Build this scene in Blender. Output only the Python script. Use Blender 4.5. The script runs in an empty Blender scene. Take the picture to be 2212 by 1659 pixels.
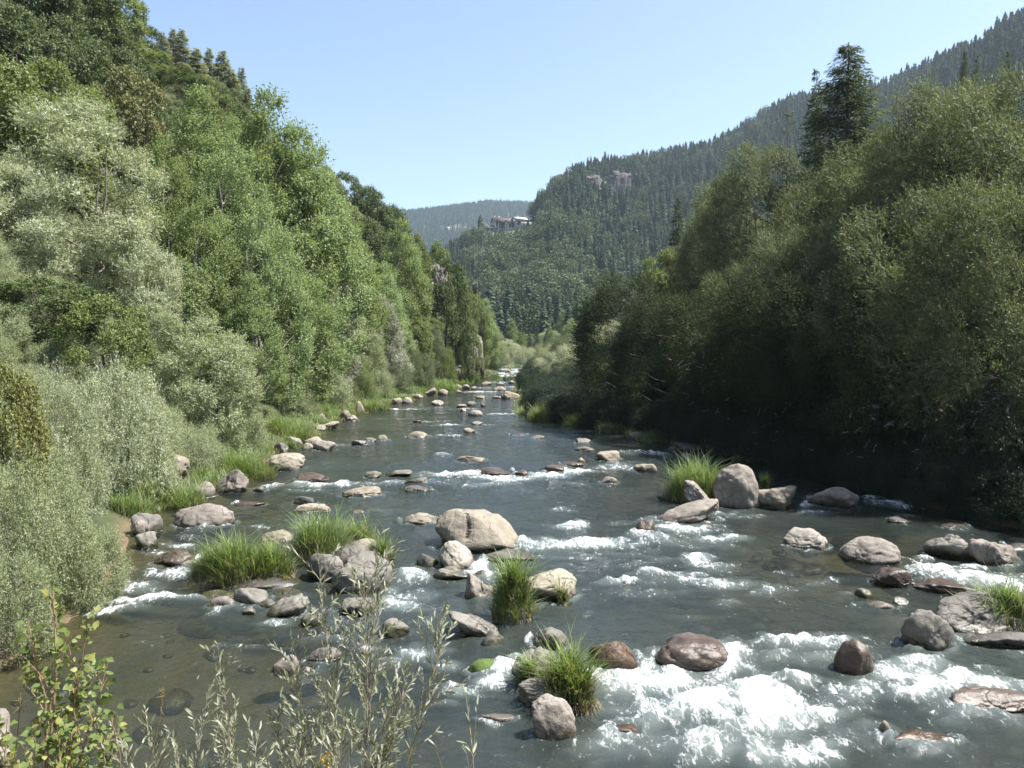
import bpy, bmesh, math, random
import numpy as np
from mathutils import Vector, Matrix

SC = bpy.context.scene
COL = SC.collection
# ------------------------------------------------------------------ camera, sky, sun, exposure
CAM_H = 7.0
F = 1720.0                      # focal length in photo units (the photo taken as 2212 wide)
PITCH = math.atan((829.5 - 735.0) / F)
cam = bpy.data.cameras.new('camera')
cam.sensor_width = 36.0
cam.lens = 36.0 * F / 2212.0
cam.clip_start = 0.1
cam.clip_end = 20000
camo = bpy.data.objects.new('camera', cam)
COL.objects.link(camo)
camo.location = (0, 0, CAM_H)
camo.rotation_euler = (math.pi / 2 - PITCH, 0, 0)
SC.camera = camo

SUN_AZ, SUN_EL = 89.0, 60.0
world = bpy.data.worlds.new('World')
SC.world = world
world.use_nodes = True
wn = world.node_tree
bg = wn.nodes['Background']
sky = wn.nodes.new('ShaderNodeTexSky')
sky.sky_type = 'NISHITA'
sky.sun_disc = False
sky.sun_elevation = math.radians(SUN_EL)
sky.sun_rotation = math.radians(SUN_AZ)
sky.altitude = 300
sky.air_density = 0.9
sky.dust_density = 2.0
sky.ozone_density = 1.0
wn.links.new(sky.outputs[0], bg.inputs[0])
bg.inputs[1].default_value = 0.105
sun = bpy.data.lights.new('sun', 'SUN')
sun.energy = 5.0
sun.angle = math.radians(0.5)
sun.color = (1.0, 0.955, 0.88)
suno = bpy.data.objects.new('sun', sun)
COL.objects.link(suno)
_sd = Vector((math.sin(math.radians(SUN_AZ)) * math.cos(math.radians(SUN_EL)),
              math.cos(math.radians(SUN_AZ)) * math.cos(math.radians(SUN_EL)), math.sin(math.radians(SUN_EL))))
suno.rotation_euler = (-_sd).to_track_quat('-Z', 'Y').to_euler()
SC.view_settings.view_transform = 'Standard'
SC.view_settings.look = 'None'
SC.view_settings.gamma = 1.0
SC.view_settings.use_curve_mapping = False
SC.view_settings.exposure = 1.35
SC.render.engine = 'CYCLES'
SC.cycles.max_bounces = 6
SC.cycles.diffuse_bounces = 3
SC.cycles.glossy_bounces = 2
SC.cycles.transmission_bounces = 3
SC.cycles.transparent_max_bounces = 8
SC.cycles.volume_bounces = 0
SC.cycles.use_denoising = True
SC.cycles.caustics_reflective = False
SC.cycles.caustics_refractive = False

RNG = np.random.default_rng(7)

# ------------------------------------------------------------------ numeric helpers
def sm(t):
    t = np.clip(t, 0, 1)
    return t * t * (3 - 2 * t)

def _hash(ix, iy, iz):
    h = (ix.astype(np.int64) * 374761393 + iy.astype(np.int64) * 668265263 + iz.astype(np.int64) * 1274126177) & 0xFFFFFFFF
    h = ((h ^ (h >> 13)) * 1103515245) & 0xFFFFFFFF
    h = h ^ (h >> 16)
    return (h & 0xFFFF) / 65535.0

def vnoise(p):
    p = np.asarray(p, float)
    i = np.floor(p).astype(np.int64)
    f = p - i
    f = f * f * (3 - 2 * f)
    r = 0
    for dx in (0, 1):
        wx = f[:, 0] if dx else 1 - f[:, 0]
        for dy in (0, 1):
            wy = f[:, 1] if dy else 1 - f[:, 1]
            for dz in (0, 1):
                wz = f[:, 2] if dz else 1 - f[:, 2]
                r = r + wx * wy * wz * _hash(i[:, 0] + dx, i[:, 1] + dy, i[:, 2] + dz)
    return r * 2 - 1

def fbm(p, octv=4, gain=0.5):
    a, s, r = 1.0, 0.0, 0.0
    p = np.asarray(p, float)
    for k in range(octv):
        r = r + a * vnoise(p * (2.03 ** k) + 17.3 * k)
        s += a
        a *= gain
    return r / s

def n2(x, y, f, octv=3, seed=0.0):
    x = np.asarray(x, float); y = np.asarray(y, float)
    sh = x.shape
    p = np.stack([x.ravel() * f + seed, y.ravel() * f - seed, np.full(x.size, seed)], 1)
    return fbm(p, octv).reshape(sh)

def unit(a):
    return a / np.maximum(np.linalg.norm(a, axis=-1, keepdims=True), 1e-9)

# ------------------------------------------------------------------ photo point -> ray
cp, sp = math.cos(PITCH), math.sin(PITCH)
def ray(u, v):
    a, b = (u - 1106.0) / F, (829.5 - v) / F
    return np.array([a, cp + b * sp, -sp + b * cp])

def water_z(y):
    y = np.asarray(y, float)
    return (0.16 * sm((y - 14.5) / 3.5) + 0.14 * sm((y - 25.0) / 2.5) + 0.22 * sm((y - 40.5) / 2.0)
            + 0.0016 * np.maximum(y - 15, 0) + 0.25 * sm((y - 128) / 12))

def pix_water(u, v):
    d = ray(u, v)
    t = 30.0
    for _ in range(40):
        t = 0.5 * t + 0.5 * (float(water_z(t * d[1])) - CAM_H) / d[2]
    return np.array([t * d[0], t * d[1], CAM_H + t * d[2]])

def pix_at(u, v, y):
    d = ray(u, v)
    t = y / d[1]
    return np.array([t * d[0], y, CAM_H + t * d[2]])

_L = [(-60, 1500), (40, 1420), (170, 1330), (270, 1210), (295, 1110), (420, 1080), (560, 1030), (592, 980), (690, 935), (728, 905),
      (790, 885), (850, 868), (955, 845), (1000, 829), (1028, 815), (1055, 806), (1066, 796), (1070, 787)]
_R = [(2700, 1300), (2260, 1160), (2000, 1095), (1800, 1040), (1620, 990), (1450, 952), (1350, 932), (1230, 916), (1148, 897), (1150, 858),
      (1130, 838), (1138, 820), (1146, 805), (1146, 795), (1143, 787)]
_pl = np.array([pix_water(*p) for p in _L]); _pr = np.array([pix_water(*p) for p in _R])
YL = np.concatenate([[-40, 3, 8], _pl[:, 1], [215, 260, 340]]); XL = np.concatenate([[-7.5, -7.5, -8.2], _pl[:, 0], [-9, -22, -60]])
YR = np.concatenate([[-40, 3, 12], _pr[:, 1], [215, 260, 340]]); XR = np.concatenate([[24, 23, 22], _pr[:, 0], [1, -8, -48]])
def x_left(y): return np.interp(y, YL, XL)
def x_right(y): return np.interp(y, YR, XR)

# skyline of the wooded mountain, and of the far blue ridge, as (photo u, photo v)
SKY2 = np.array([(-900, 520), (600, 560), (900, 575), (965, 552), (1000, 532), (1040, 508), (1065, 497), (1100, 492), (1130, 486), (1150, 470), (1165, 454), (1197, 420), (1245, 392), (1282, 378), (1372, 364), (1447, 350),
                 (1522, 338), (1586, 306), (1639, 266), (1692, 240), (1762, 227), (1884, 212), (1932, 190), (2001, 165), (2023, 150), (2092, 128), (2172, 76), (2212, 54), (2500, -60), (3200, -120), (9000, -120)], float)
SKY3 = np.array([(-2000, 430), (600, 470), (880, 470), (960, 462), (1050, 450), (1135, 452), (1300, 470), (2500, 480), (9000, 480)], float)

SKYL = np.array([(-900, -900), (0, -420), (240, -60), (270, 12), (300, 48), (330, 90), (400, 130), (480, 160), (530, 215), (580, 290), (640, 330), (690, 365), (730, 405), (800, 425), (860, 465), (900, 525), (950, 560), (1000, 610), (1040, 680), (1060, 720)], float)

def ground_z(x, y):
    x = np.asarray(x, float); y = np.asarray(y, float)
    w = water_z(y)
    xl, xr = x_left(y), x_right(y)
    dl, dr = xl - x, x - xr
    din = np.minimum(-dl, -dr)
    river = (y < 300)
    bed = -0.28 - 0.42 * sm(din / 5.0) + 0.16 * n2(x, y, 0.45, 3, 3.1)
    bed = np.where(din < 1.2, np.maximum(bed, -0.9) * np.clip(din / 1.2, 0, 1) - 0.02, bed)
    # left slope: steeper down the valley where the cliff stands
    k = 0.82 + 0.85 * sm((y - 70) / 45.0)
    fade = 1 - sm((y - 142) / 60.0)
    left = 0.55 * sm(dl / 1.6) + fade * k * np.maximum(dl - 3.0, 0) ** 1.02 * (1 + 0.12 * n2(x, y, 0.08, 3, 9.0))
    left = np.minimum(left, 90 + 0.25 * left)
    # near left: a sandy bar in the corner, then the embankment under the viewer
    ul = 1106 + F * x / np.maximum(y, 8.0)
    bl = (829.5 - (np.interp(ul, SKYL[:, 0], SKYL[:, 1]) + 95)) / F
    cap = CAM_H + np.maximum(y, 8.0) * (bl * cp - sp) / (cp + bl * sp) - w
    left = np.where((y > 25) & (dl > 0), np.minimum(left, np.maximum(cap, 1.0)), left)
    rfade = 1 - 0.8 * sm((y - 110) / 80.0)
    right = 0.6 * sm(dr / 1.6) + rfade * 0.42 * np.maximum(dr - 2.0, 0) * (1 + 0.15 * n2(x, y, 0.1, 3, 5.0))
    right = np.minimum(right, 30 + 0.3 * right)
    z = w + np.where(din > 0, bed, np.where(dl > dr, left, right))
    z = np.where(river, z, w + 0.8)
    # embankment below the camera
    emb = 5.2 - 0.62 * np.maximum(y, 0.0) + 0.12 * n2(x, y, 0.9, 3, 2.0)
    z = np.maximum(z, np.where(y < 12, emb, -50))
    bar = 0.7 - 1.0 * np.maximum(np.hypot(x + 7.4, (y - 8.3)) - 1.2, 0)
    z = np.maximum(z, np.where(y < 16, bar, -50))
    # mountains
    yy = np.maximum(y, 1.0)
    u = 1106 + F * x / yy
    def level(S, yr):
        v = np.interp(u, S[:, 0], S[:, 1])
        b = (829.5 - v) / F
        return CAM_H + yr * (b * cp - sp) / (cp + b * sp)
    r1 = 760 + 160 * sm((u - 1150) / 250) - 260 * sm((u - 1850) / 300)
    r0 = 0.47 * r1 - 60
    rad = y
    t = sm((rad - r0) / (r1 - r0)) 
    t = np.where(rad > r1, 1 - 0.12 * sm((rad - r1) / 900), t) * sm((y - 60) / 200)
    t = 0.35 * np.clip((rad - r0) / (r1 - r0), 0, 1) ** 0.9 + 0.65 * t
    t = np.where(rad > r1, 1 - 0.10 * sm((rad - r1) / 900), t)
    z2 = level(SKY2, r1) * t * (1 + 0.03 * n2(x, y, 0.012, 3, 4.4) * (1 - sm((rad - r1 + 160) / 160)))
    t3 = sm((y - 1300) / 1100.0)
    t3 = np.where(y > 2400, 1 - 0.1 * sm((y - 2400) / 900), t3)
    z3 = level(SKY3, 2400.0) * t3
    z = np.where(y > 150, np.maximum(z, np.maximum(z2, z3)), z)
    back = 0.4 * np.maximum(np.abs(x) - 40, 0) * sm((30 - y) / 60.0)
    back = np.minimum(back, 80)
    z = np.where(back > 0, np.maximum(z, back), z)
    return z

def gz(x, y):
    return float(ground_z(np.array([float(x)]), np.array([float(y)]))[0])

def pix_ground(u, v):
    """first meeting of the photo ray with the ground or the water"""
    d = ray(u, v)
    t = np.geomspace(4, 3200, 3000)
    P = d[None] * t[:, None] + np.array([0, 0, CAM_H])
    s = ground_z(P[:, 0], P[:, 1])
    din = np.minimum(P[:, 0] - x_left(P[:, 1]), x_right(P[:, 1]) - P[:, 0])
    s = np.where((din > 0) & (P[:, 1] < 230), np.maximum(s, water_z(P[:, 1])), s)
    k = np.argmax(P[:, 2] < s)
    return P[k] if P[k, 2] < s[k] else P[-1]

# ------------------------------------------------------------------ mesh and object helpers
def mesh_np(name, V, faces, mats=(), smooth=False, attrs=None, matidx=None):
    """faces: list of int arrays (n, k)"""
    me = bpy.data.meshes.new(name)
    V = np.ascontiguousarray(V, dtype=np.float32)
    me.vertices.add(len(V)); me.vertices.foreach_set('co', V.ravel())
    faces = [np.asarray(f, dtype=np.int32) for f in (faces if isinstance(faces, (list, tuple)) else [faces]) if len(f)]
    loops = np.concatenate([f.ravel() for f in faces])
    starts, o = [], 0
    for f in faces:
        starts.append(o + np.arange(len(f)) * f.shape[1]); o += f.size
    starts = np.concatenate(starts).astype(np.int32)
    me.loops.add(len(loops)); me.loops.foreach_set('vertex_index', loops)
    me.polygons.add(len(starts)); me.polygons.foreach_set('loop_start', starts)
    if matidx is not None:
        me.polygons.foreach_set('material_index', np.asarray(matidx, dtype=np.int32))
    me.update(calc_edges=True)
    if smooth:
        me.polygons.foreach_set('use_smooth', np.ones(len(starts), dtype=bool))
    for k, a in (attrs or {}).items():
        at = me.attributes.new(k, 'FLOAT', 'POINT')
        at.data.foreach_set('value', np.ascontiguousarray(a, dtype=np.float32))
    for m in mats:
        me.materials.append(m)
    return me

def link(name, data, parent=None, loc=None, rot=None, scale=None):
    o = bpy.data.objects.new(name, data)
    COL.objects.link(o)
    if parent is not None: o.parent = parent
    if loc is not None: o.location = loc
    if rot is not None: o.rotation_euler = rot
    if scale is not None: o.scale = scale
    return o

def tag(o, label=None, cat=None, group=None, kind=None):
    if label: o['label'] = label
    if cat: o['category'] = cat
    if group: o['group'] = group
    if kind: o['kind'] = kind
    return o

def tube_arrays(pts, rad, sides=6):
    pts = np.asarray(pts, float); n = len(pts)
    rad = np.broadcast_to(np.asarray(rad, float), (n,))
    tan = unit(np.gradient(pts, axis=0))
    ref = np.where(np.abs(tan[:, 2:3]) > 0.9, np.array([[1.0, 0, 0]]), np.array([[0, 0, 1.0]]))
    a = unit(np.cross(tan, ref)); b = np.cross(tan, a)
    th = np.linspace(0, 2 * np.pi, sides, endpoint=False)
    V = pts[:, None, :] + rad[:, None, None] * (np.cos(th)[None, :, None] * a[:, None, :] + np.sin(th)[None, :, None] * b[:, None, :])
    i = np.arange(n - 1)[:, None] * sides; j = np.arange(sides)[None]
    Fq = np.stack([i + j, i + (j + 1) % sides, i + sides + (j + 1) % sides, i + sides + j], -1).reshape(-1, 4)
    return V.reshape(-1, 3), Fq

class Soup:
    def __init__(s): s.V, s.F, s.n = [], {}, 0
    def add(s, V, F):
        s.V.append(V); F = np.asarray(F)
        s.F.setdefault(F.shape[1], []).append(F + s.n); s.n += len(V)
    def tube(s, pts, rad, sides=6): s.add(*tube_arrays(pts, rad, sides))
    def box(s, c, d):
        c = np.array(c, float); d = np.array(d, float) / 2
        V = np.array([[x, y, z] for x in (-1, 1) for y in (-1, 1) for z in (-1, 1)]) * d + c
        s.add(V, np.array([[0, 1, 3, 2], [4, 6, 7, 5], [0, 4, 5, 1], [2, 3, 7, 6], [0, 2, 6, 4], [1, 5, 7, 3]]))
    def mesh(s, name, mats=(), smooth=False, attrs=None):
        return mesh_np(name, np.concatenate(s.V), [np.concatenate(f) for f in s.F.values()], mats, smooth, attrs)
# ------------------------------------------------------------------ materials
class NT:
    def __init__(s, name):
        s.m = bpy.data.materials.new(name); s.m.use_nodes = True
        s.t = s.m.node_tree; s.t.nodes.clear()
        s.out = s.n('ShaderNodeOutputMaterial')
    def n(s, typ, **kw):
        nd = s.t.nodes.new(typ)
        for k, v in kw.items(): setattr(nd, k, v)
        return nd
    def set(s, sock, v):
        if isinstance(v, bpy.types.NodeSocket): s.t.links.new(v, sock)
        elif v is not None: sock.default_value = v if not isinstance(v, tuple) or len(v) != 3 or sock.type != 'RGBA' else (*v, 1)
    def noise(s, vec, scale, detail=4, rough=0.55, dist=0.0):
        nd = s.n('ShaderNodeTexNoise'); s.set(nd.inputs['Vector'], vec)
        nd.inputs['Scale'].default_value = scale; nd.inputs['Detail'].default_value = detail
        nd.inputs['Roughness'].default_value = rough; nd.inputs['Distortion'].default_value = dist
        return nd.outputs['Fac']
    def ramp(s, fac, pts):
        nd = s.n('ShaderNodeValToRGB'); s.set(nd.inputs[0], fac)
        e = nd.color_ramp.elements
        while len(e) < len(pts): e.new(0.5)
        for el, (p, c) in zip(e, pts):
            el.position = p; el.color = (*c, 1) if isinstance(c, tuple) else (c, c, c, 1)
        return nd.outputs[0]
    def mix(s, fac, a, b, typ='MIX'):
        nd = s.n('ShaderNodeMix', data_type='RGBA', blend_type=typ)
        s.set(nd.inputs[0], fac); s.set(nd.inputs[6], a); s.set(nd.inputs[7], b)
        return nd.outputs[2]
    def math(s, op, a, b=None, clamp=False):
        nd = s.n('ShaderNodeMath', operation=op, use_clamp=clamp)
        s.set(nd.inputs[0], a)
        if b is not None: s.set(nd.inputs[1], b)
        return nd.outputs[0]
    def attr(s, name):
        return s.n('ShaderNodeAttribute', attribute_name=name).outputs['Fac']
    def coord(s, which='Object'): return s.n('ShaderNodeTexCoord').outputs[which]
    def pos(s): return s.n('ShaderNodeNewGeometry').outputs['Position']
    def scale(s, vec, xyz):
        nd = s.n('ShaderNodeMapping'); s.set(nd.inputs[0], vec); nd.inputs['Scale'].default_value = xyz
        return nd.outputs[0]
    def bump(s, h, strength=0.4, dist=0.1, normal=None):
        nd = s.n('ShaderNodeBump'); nd.inputs['Strength'].default_value = strength; nd.inputs['Distance'].default_value = dist
        s.set(nd.inputs['Height'], h); s.set(nd.inputs['Normal'], normal)
        return nd.outputs[0]
    def bsdf(s, typ, **kw):
        nd = s.n(typ)
        for k, v in kw.items(): s.set(nd.inputs[k.replace('_', ' ')], v)
        return nd.outputs[0]
    def mixsh(s, fac, a, b):
        nd = s.n('ShaderNodeMixShader'); s.set(nd.inputs[0], fac); s.t.links.new(a, nd.inputs[1]); s.t.links.new(b, nd.inputs[2])
        return nd.outputs[0]
    def done(s, sh): s.t.links.new(sh, s.out.inputs['Surface']); return s.m

def leaf_mat(name, c1, c2, c3, pale=0.12, transl=0.3, rough=0.5, spec=0.3, vary=0.25):
    """c1..c2 the leaf's range, c3 the pale underside or sun-worn leaf; each tree a little different"""
    t = NT(name)
    lv = t.attr('lv')
    rnd = t.n('ShaderNodeObjectInfo').outputs['Random']
    col = t.ramp(lv, [(0.0, c1), (1 - pale - 0.02, c2), (1 - pale, c3), (1.0, c3)])
    k = t.math('ADD', t.math('MULTIPLY', rnd, vary), 1 - vary / 2)
    hsv = t.n('ShaderNodeHueSaturation'); t.set(hsv.inputs['Color'], col); t.set(hsv.inputs['Value'], k)
    t.set(hsv.inputs['Hue'], t.math('ADD', t.math('MULTIPLY', rnd, 0.014), 0.49))
    t.set(hsv.inputs['Saturation'], t.math('ADD', t.math('MULTIPLY', rnd, -0.2), 1.0))
    col = hsv.outputs[0]
    p = t.n('ShaderNodeBsdfPrincipled'); t.set(p.inputs['Base Color'], col); p.inputs['Roughness'].default_value = rough
    p.inputs['Specular IOR Level'].default_value = spec
    tr = t.bsdf('ShaderNodeBsdfTranslucent', Color=t.mix(1.0, col, (1.0, 1.0, 0.55), 'MULTIPLY'))
    return t.done(t.mixsh(transl, p.outputs[0], tr))

def bark_mat(name, c1, c2):
    t = NT(name)
    f = t.noise(t.scale(t.coord(), (3, 3, 0.8)), 2.5, 5)
    p = t.n('ShaderNodeBsdfPrincipled'); t.set(p.inputs['Base Color'], t.ramp(f, [(0.3, c1), (0.7, c2)])); p.inputs['Roughness'].default_value = 0.9
    t.set(p.inputs['Normal'], t.bump(f, 0.6, 0.05))
    return t.done(p.outputs[0])

def rock_mat(name, c1, c2, c3, wet=0.0, moss=0.0, mosscol=(0.05, 0.055, 0.014), wetshade=0.30, stain=0.5):
    t = NT(name)
    co = t.coord()
    rnd = t.n('ShaderNodeObjectInfo').outputs['Random']
    add = t.n('ShaderNodeVectorMath', operation='ADD'); t.set(add.inputs[0], co)
    cmb = t.n('ShaderNodeCombineXYZ')
    for i in range(3): t.set(cmb.inputs[i], t.math('MULTIPLY', rnd, 37.0 + i * 11))
    t.set(add.inputs[1], cmb.outputs[0]); v = add.outputs[0]
    big = t.noise(v, 1.1, 4, 0.6, 0.6)
    mid = t.noise(v, 4.5, 5, 0.65)
    fine = t.noise(v, 28, 4, 0.7)
    col = t.ramp(big, [(0.32, c1), (0.52, c2), (0.7, c3)])
    col = t.mix(t.ramp(mid, [(0.52, 0.0), (0.75, stain)]), col, tuple(x * 0.55 for x in c1))
    col = t.mix(0.55, col, t.ramp(fine, [(0.3, 0.55), (0.5, 1.0), (0.72, 1.3)]), 'MULTIPLY')
    # pits and dark mineral specks
    vor = t.n('ShaderNodeTexVoronoi'); t.set(vor.inputs['Vector'], v); vor.inputs['Scale'].default_value = 7
    pit = t.ramp(vor.outputs['Distance'], [(0.04, 0.45), (0.16, 1.0)])
    col = t.mix(t.ramp(mid, [(0.45, 0.0), (0.6, 0.7)]), col, t.mix(1.0, col, pit, 'MULTIPLY'))
    k = t.math('ADD', t.math('MULTIPLY', rnd, 0.3), 0.85)
    col = t.mix(1.0, col, k, 'MULTIPLY')
    # hairline cracks and pale lichen
    wob = t.n('ShaderNodeVectorMath', operation='ADD'); t.set(wob.inputs[0], v)
    wn = t.n('ShaderNodeTexNoise'); t.set(wn.inputs['Vector'], v); wn.inputs['Scale'].default_value = 1.6
    t.set(wob.inputs[1], wn.outputs['Color'])
    vc = t.n('ShaderNodeTexVoronoi', feature='DISTANCE_TO_EDGE'); t.set(vc.inputs['Vector'], wob.outputs[0]); vc.inputs['Scale'].default_value = 0.95
    crack = t.math('MULTIPLY', t.ramp(vc.outputs['Distance'], [(0.006, 1.0), (0.026, 0.0)]), t.ramp(big, [(0.42, 0.0), (0.56, 0.8)]))
    col = t.mix(crack, col, tuple(x * 0.3 for x in c1))
    lich = t.math('MULTIPLY', t.ramp(t.noise(v, 9.0, 3, 0.6), [(0.60, 0.0), (0.68, 0.45)]), t.ramp(big, [(0.45, 0.0), (0.6, 1.0)]))
    col = t.mix(lich, col, tuple(min(.5, x * 1.35) for x in c3))
    # the water line: wet stone and algae to a wavering height, deepened to paint in shade on lower fronts
    sep = t.n('ShaderNodeSeparateXYZ'); t.set(sep.inputs[0], co)
    h = t.math('ADD', sep.outputs[2], t.math('MULTIPLY', t.math('SUBTRACT', big, 0.5), -0.5))
    nm = t.n('ShaderNodeMapRange'); t.set(nm.inputs[0], h); nm.inputs[1].default_value = wetshade * 0.35; nm.inputs[2].default_value = wetshade; nm.inputs[3].default_value = 1.0; nm.inputs[4].default_value = 0.0
    wetf = t.math('MAXIMUM', nm.outputs[0], wet)
    if moss > 0:
        mm = t.n('ShaderNodeMapRange'); t.set(mm.inputs[0], t.math('ADD', h, t.math('MULTIPLY', t.math('SUBTRACT', mid, 0.5), 0.9))); mm.inputs[1].default_value = moss * 0.5; mm.inputs[2].default_value = moss; mm.inputs[3].default_value = 1.0; mm.inputs[4].default_value = 0.0
        col = t.mix(t.math('MULTIPLY', mm.outputs[0], 0.85), col, t.mix(fine, mosscol, tuple(x * 1.6 for x in mosscol)))
    col = t.mix(t.math('MULTIPLY', wetf, 0.72), col, t.mix(1.0, col, (0.26, 0.22, 0.18), 'MULTIPLY'))
    p = t.n('ShaderNodeBsdfPrincipled'); t.set(p.inputs['Base Color'], col)
    rg = t.n('ShaderNodeMapRange'); t.set(rg.inputs[0], wetf); rg.inputs[3].default_value = 0.82; rg.inputs[4].default_value = 0.26
    t.set(p.inputs['Roughness'], rg.outputs[0])
    b1 = t.bump(t.math('SUBTRACT', mid, t.math('MULTIPLY', crack, 0.5)), 0.4, 0.12); b2 = t.bump(fine, 0.35, 0.02, b1)
    t.set(p.inputs['Normal'], b2)
    return t.done(p.outputs[0])

def plain_mat(name, col, rough=0.8, spec=0.5):
    t = NT(name)
    f = t.noise(t.coord(), 3.0, 4)
    p = t.n('ShaderNodeBsdfPrincipled'); t.set(p.inputs['Base Color'], t.mix(1.0, col, t.ramp(f, [(0.3, 0.8), (0.7, 1.1)]), 'MULTIPLY'))
    p.inputs['Roughness'].default_value = rough; p.inputs['Specular IOR Level'].default_value = spec
    return t.done(p.outputs[0])

M = {}
M['silver'] = leaf_mat('silver willow leaves', (0.31, 0.36, 0.225), (0.44, 0.485, 0.345), (0.56, 0.59, 0.47), 0.2, 0.36, 0.5, 0.2, 0.2)
M['greywillow'] = leaf_mat('grey willow leaves', (0.21, 0.26, 0.128), (0.33, 0.375, 0.215), (0.43, 0.46, 0.32), 0.2, 0.34, 0.5, 0.2)
M['white'] = leaf_mat('white poplar leaves', (0.24, 0.265, 0.17), (0.36, 0.375, 0.28), (0.50, 0.50, 0.43), 0.3, 0.2, 0.5, 0.2)
M['poplar'] = leaf_mat('poplar leaves', (0.15, 0.225, 0.078), (0.27, 0.35, 0.14), (0.36, 0.42, 0.24), 0.05, 0.42, 0.5, 0.18)
M['poplarlight'] = leaf_mat('young poplar leaves', (0.18, 0.265, 0.092), (0.31, 0.395, 0.17), (0.40, 0.45, 0.28), 0.06, 0.42, 0.5, 0.18)
M['oak'] = leaf_mat('oak leaves', (0.066, 0.104, 0.034), (0.138, 0.185, 0.068), (0.199, 0.237, 0.114), 0.08, 0.32, 0.5, 0.2)
M['ash'] = leaf_mat('ash leaves', (0.130, 0.184, 0.056), (0.238, 0.297, 0.106), (0.313, 0.346, 0.173), 0.08, 0.38, 0.5, 0.2)
M['brown'] = leaf_mat('bronze leaves', (0.135, 0.15, 0.06), (0.215, 0.225, 0.10), (0.27, 0.26, 0.13), 0.15, 0.3, 0.55, 0.2, 0.1)
M['olive'] = leaf_mat('olive willow leaves', (0.101, 0.130, 0.063), (0.197, 0.231, 0.122), (0.302, 0.323, 0.210), 0.1, 0.3, 0.6, 0.1)
M['shade'] = leaf_mat('shade-darkened shrub leaves', (0.017, 0.032, 0.017), (0.037, 0.063, 0.031), (0.068, 0.088, 0.054), 0.06, 0.15, 0.5, 0.2)  # leaves darkened to put the deep bank shade into their colour
M['overhang'] = leaf_mat('shade-darkened willow leaves', (0.026, 0.046, 0.018), (0.060, 0.086, 0.036), (0.108, 0.126, 0.066), 0.05, 0.25, 0.6, 0.08)  # shade put into the leaf colour so the lit crowns stand out
M['yellow'] = leaf_mat('yellowing leaves', (0.132, 0.156, 0.030), (0.240, 0.240, 0.054), (0.360, 0.324, 0.084), 0.12, 0.3, 0.5)
M['spruce'] = leaf_mat('spruce needles', (0.022, 0.042, 0.022), (0.05, 0.075, 0.04), (0.09, 0.11, 0.065), 0.1, 0.1, 0.6)
M['larch'] = leaf_mat('larch needles', (0.05, 0.085, 0.034), (0.105, 0.145, 0.062), (0.16, 0.19, 0.10), 0.1, 0.3, 0.6, 0.1)
M['greyfir'] = leaf_mat('grey larch needles', (0.16, 0.19, 0.11), (0.26, 0.29, 0.18), (0.32, 0.33, 0.24), 0.1, 0.5, 0.6, 0.1)
M['farfir'] = leaf_mat('distant conifer needles', (0.030, 0.056, 0.030), (0.060, 0.094, 0.048), (0.085, 0.115, 0.06), 0.1, 0.2, 0.7, 0.05, 0.9)
M['farleaf'] = leaf_mat('distant broadleaf leaves', (0.055, 0.085, 0.038), (0.105, 0.14, 0.062), (0.15, 0.18, 0.085), 0.1, 0.15, 0.7, 0.1, 0.6)
M['grass'] = leaf_mat('river grass', (0.108, 0.180, 0.045), (0.234, 0.324, 0.108), (0.432, 0.369, 0.216), 0.14, 0.42, 0.45, 0.3, 0.2)
M['drygrass'] = leaf_mat('straw', (0.25, 0.19, 0.09), (0.36, 0.28, 0.14), (0.4, 0.33, 0.18), 0.2, 0.2, 0.6)
M['flower'] = leaf_mat('mauve flower spikes', (0.20, 0.13, 0.22), (0.32, 0.24, 0.34), (0.40, 0.33, 0.42), 0.2, 0.3, 0.7)
M['bloom'] = leaf_mat('yellow flowers', (0.55, 0.42, 0.03), (0.7, 0.55, 0.06), (0.75, 0.62, 0.12), 0.2, 0.3, 0.6)
M['nearwillow'] = leaf_mat('foreground willow leaf', (0.171, 0.198, 0.113), (0.261, 0.279, 0.184), (0.360, 0.369, 0.288), 0.2, 0.25, 0.45, 0.3)
M['nearpoplar'] = leaf_mat('foreground poplar leaf', (0.10, 0.155, 0.035), (0.185, 0.24, 0.062), (0.29, 0.30, 0.085), 0.12, 0.38, 0.5, 0.2)
M['bark'] = bark_mat('grey bark', (0.07, 0.06, 0.05), (0.20, 0.18, 0.15))
M['palebark'] = bark_mat('pale bark', (0.16, 0.15, 0.12), (0.36, 0.34, 0.29))
M['darkbark'] = bark_mat('dark bark', (0.03, 0.026, 0.022), (0.09, 0.08, 0.065))
M['pinebark'] = bark_mat('reddish pine bark', (0.10, 0.065, 0.045), (0.26, 0.17, 0.12))
M['twig'] = bark_mat('twig bark', (0.16, 0.13, 0.09), (0.34, 0.29, 0.22))
M['redtwig'] = bark_mat('red twig bark', (0.2, 0.12, 0.07), (0.34, 0.23, 0.15))

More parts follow.
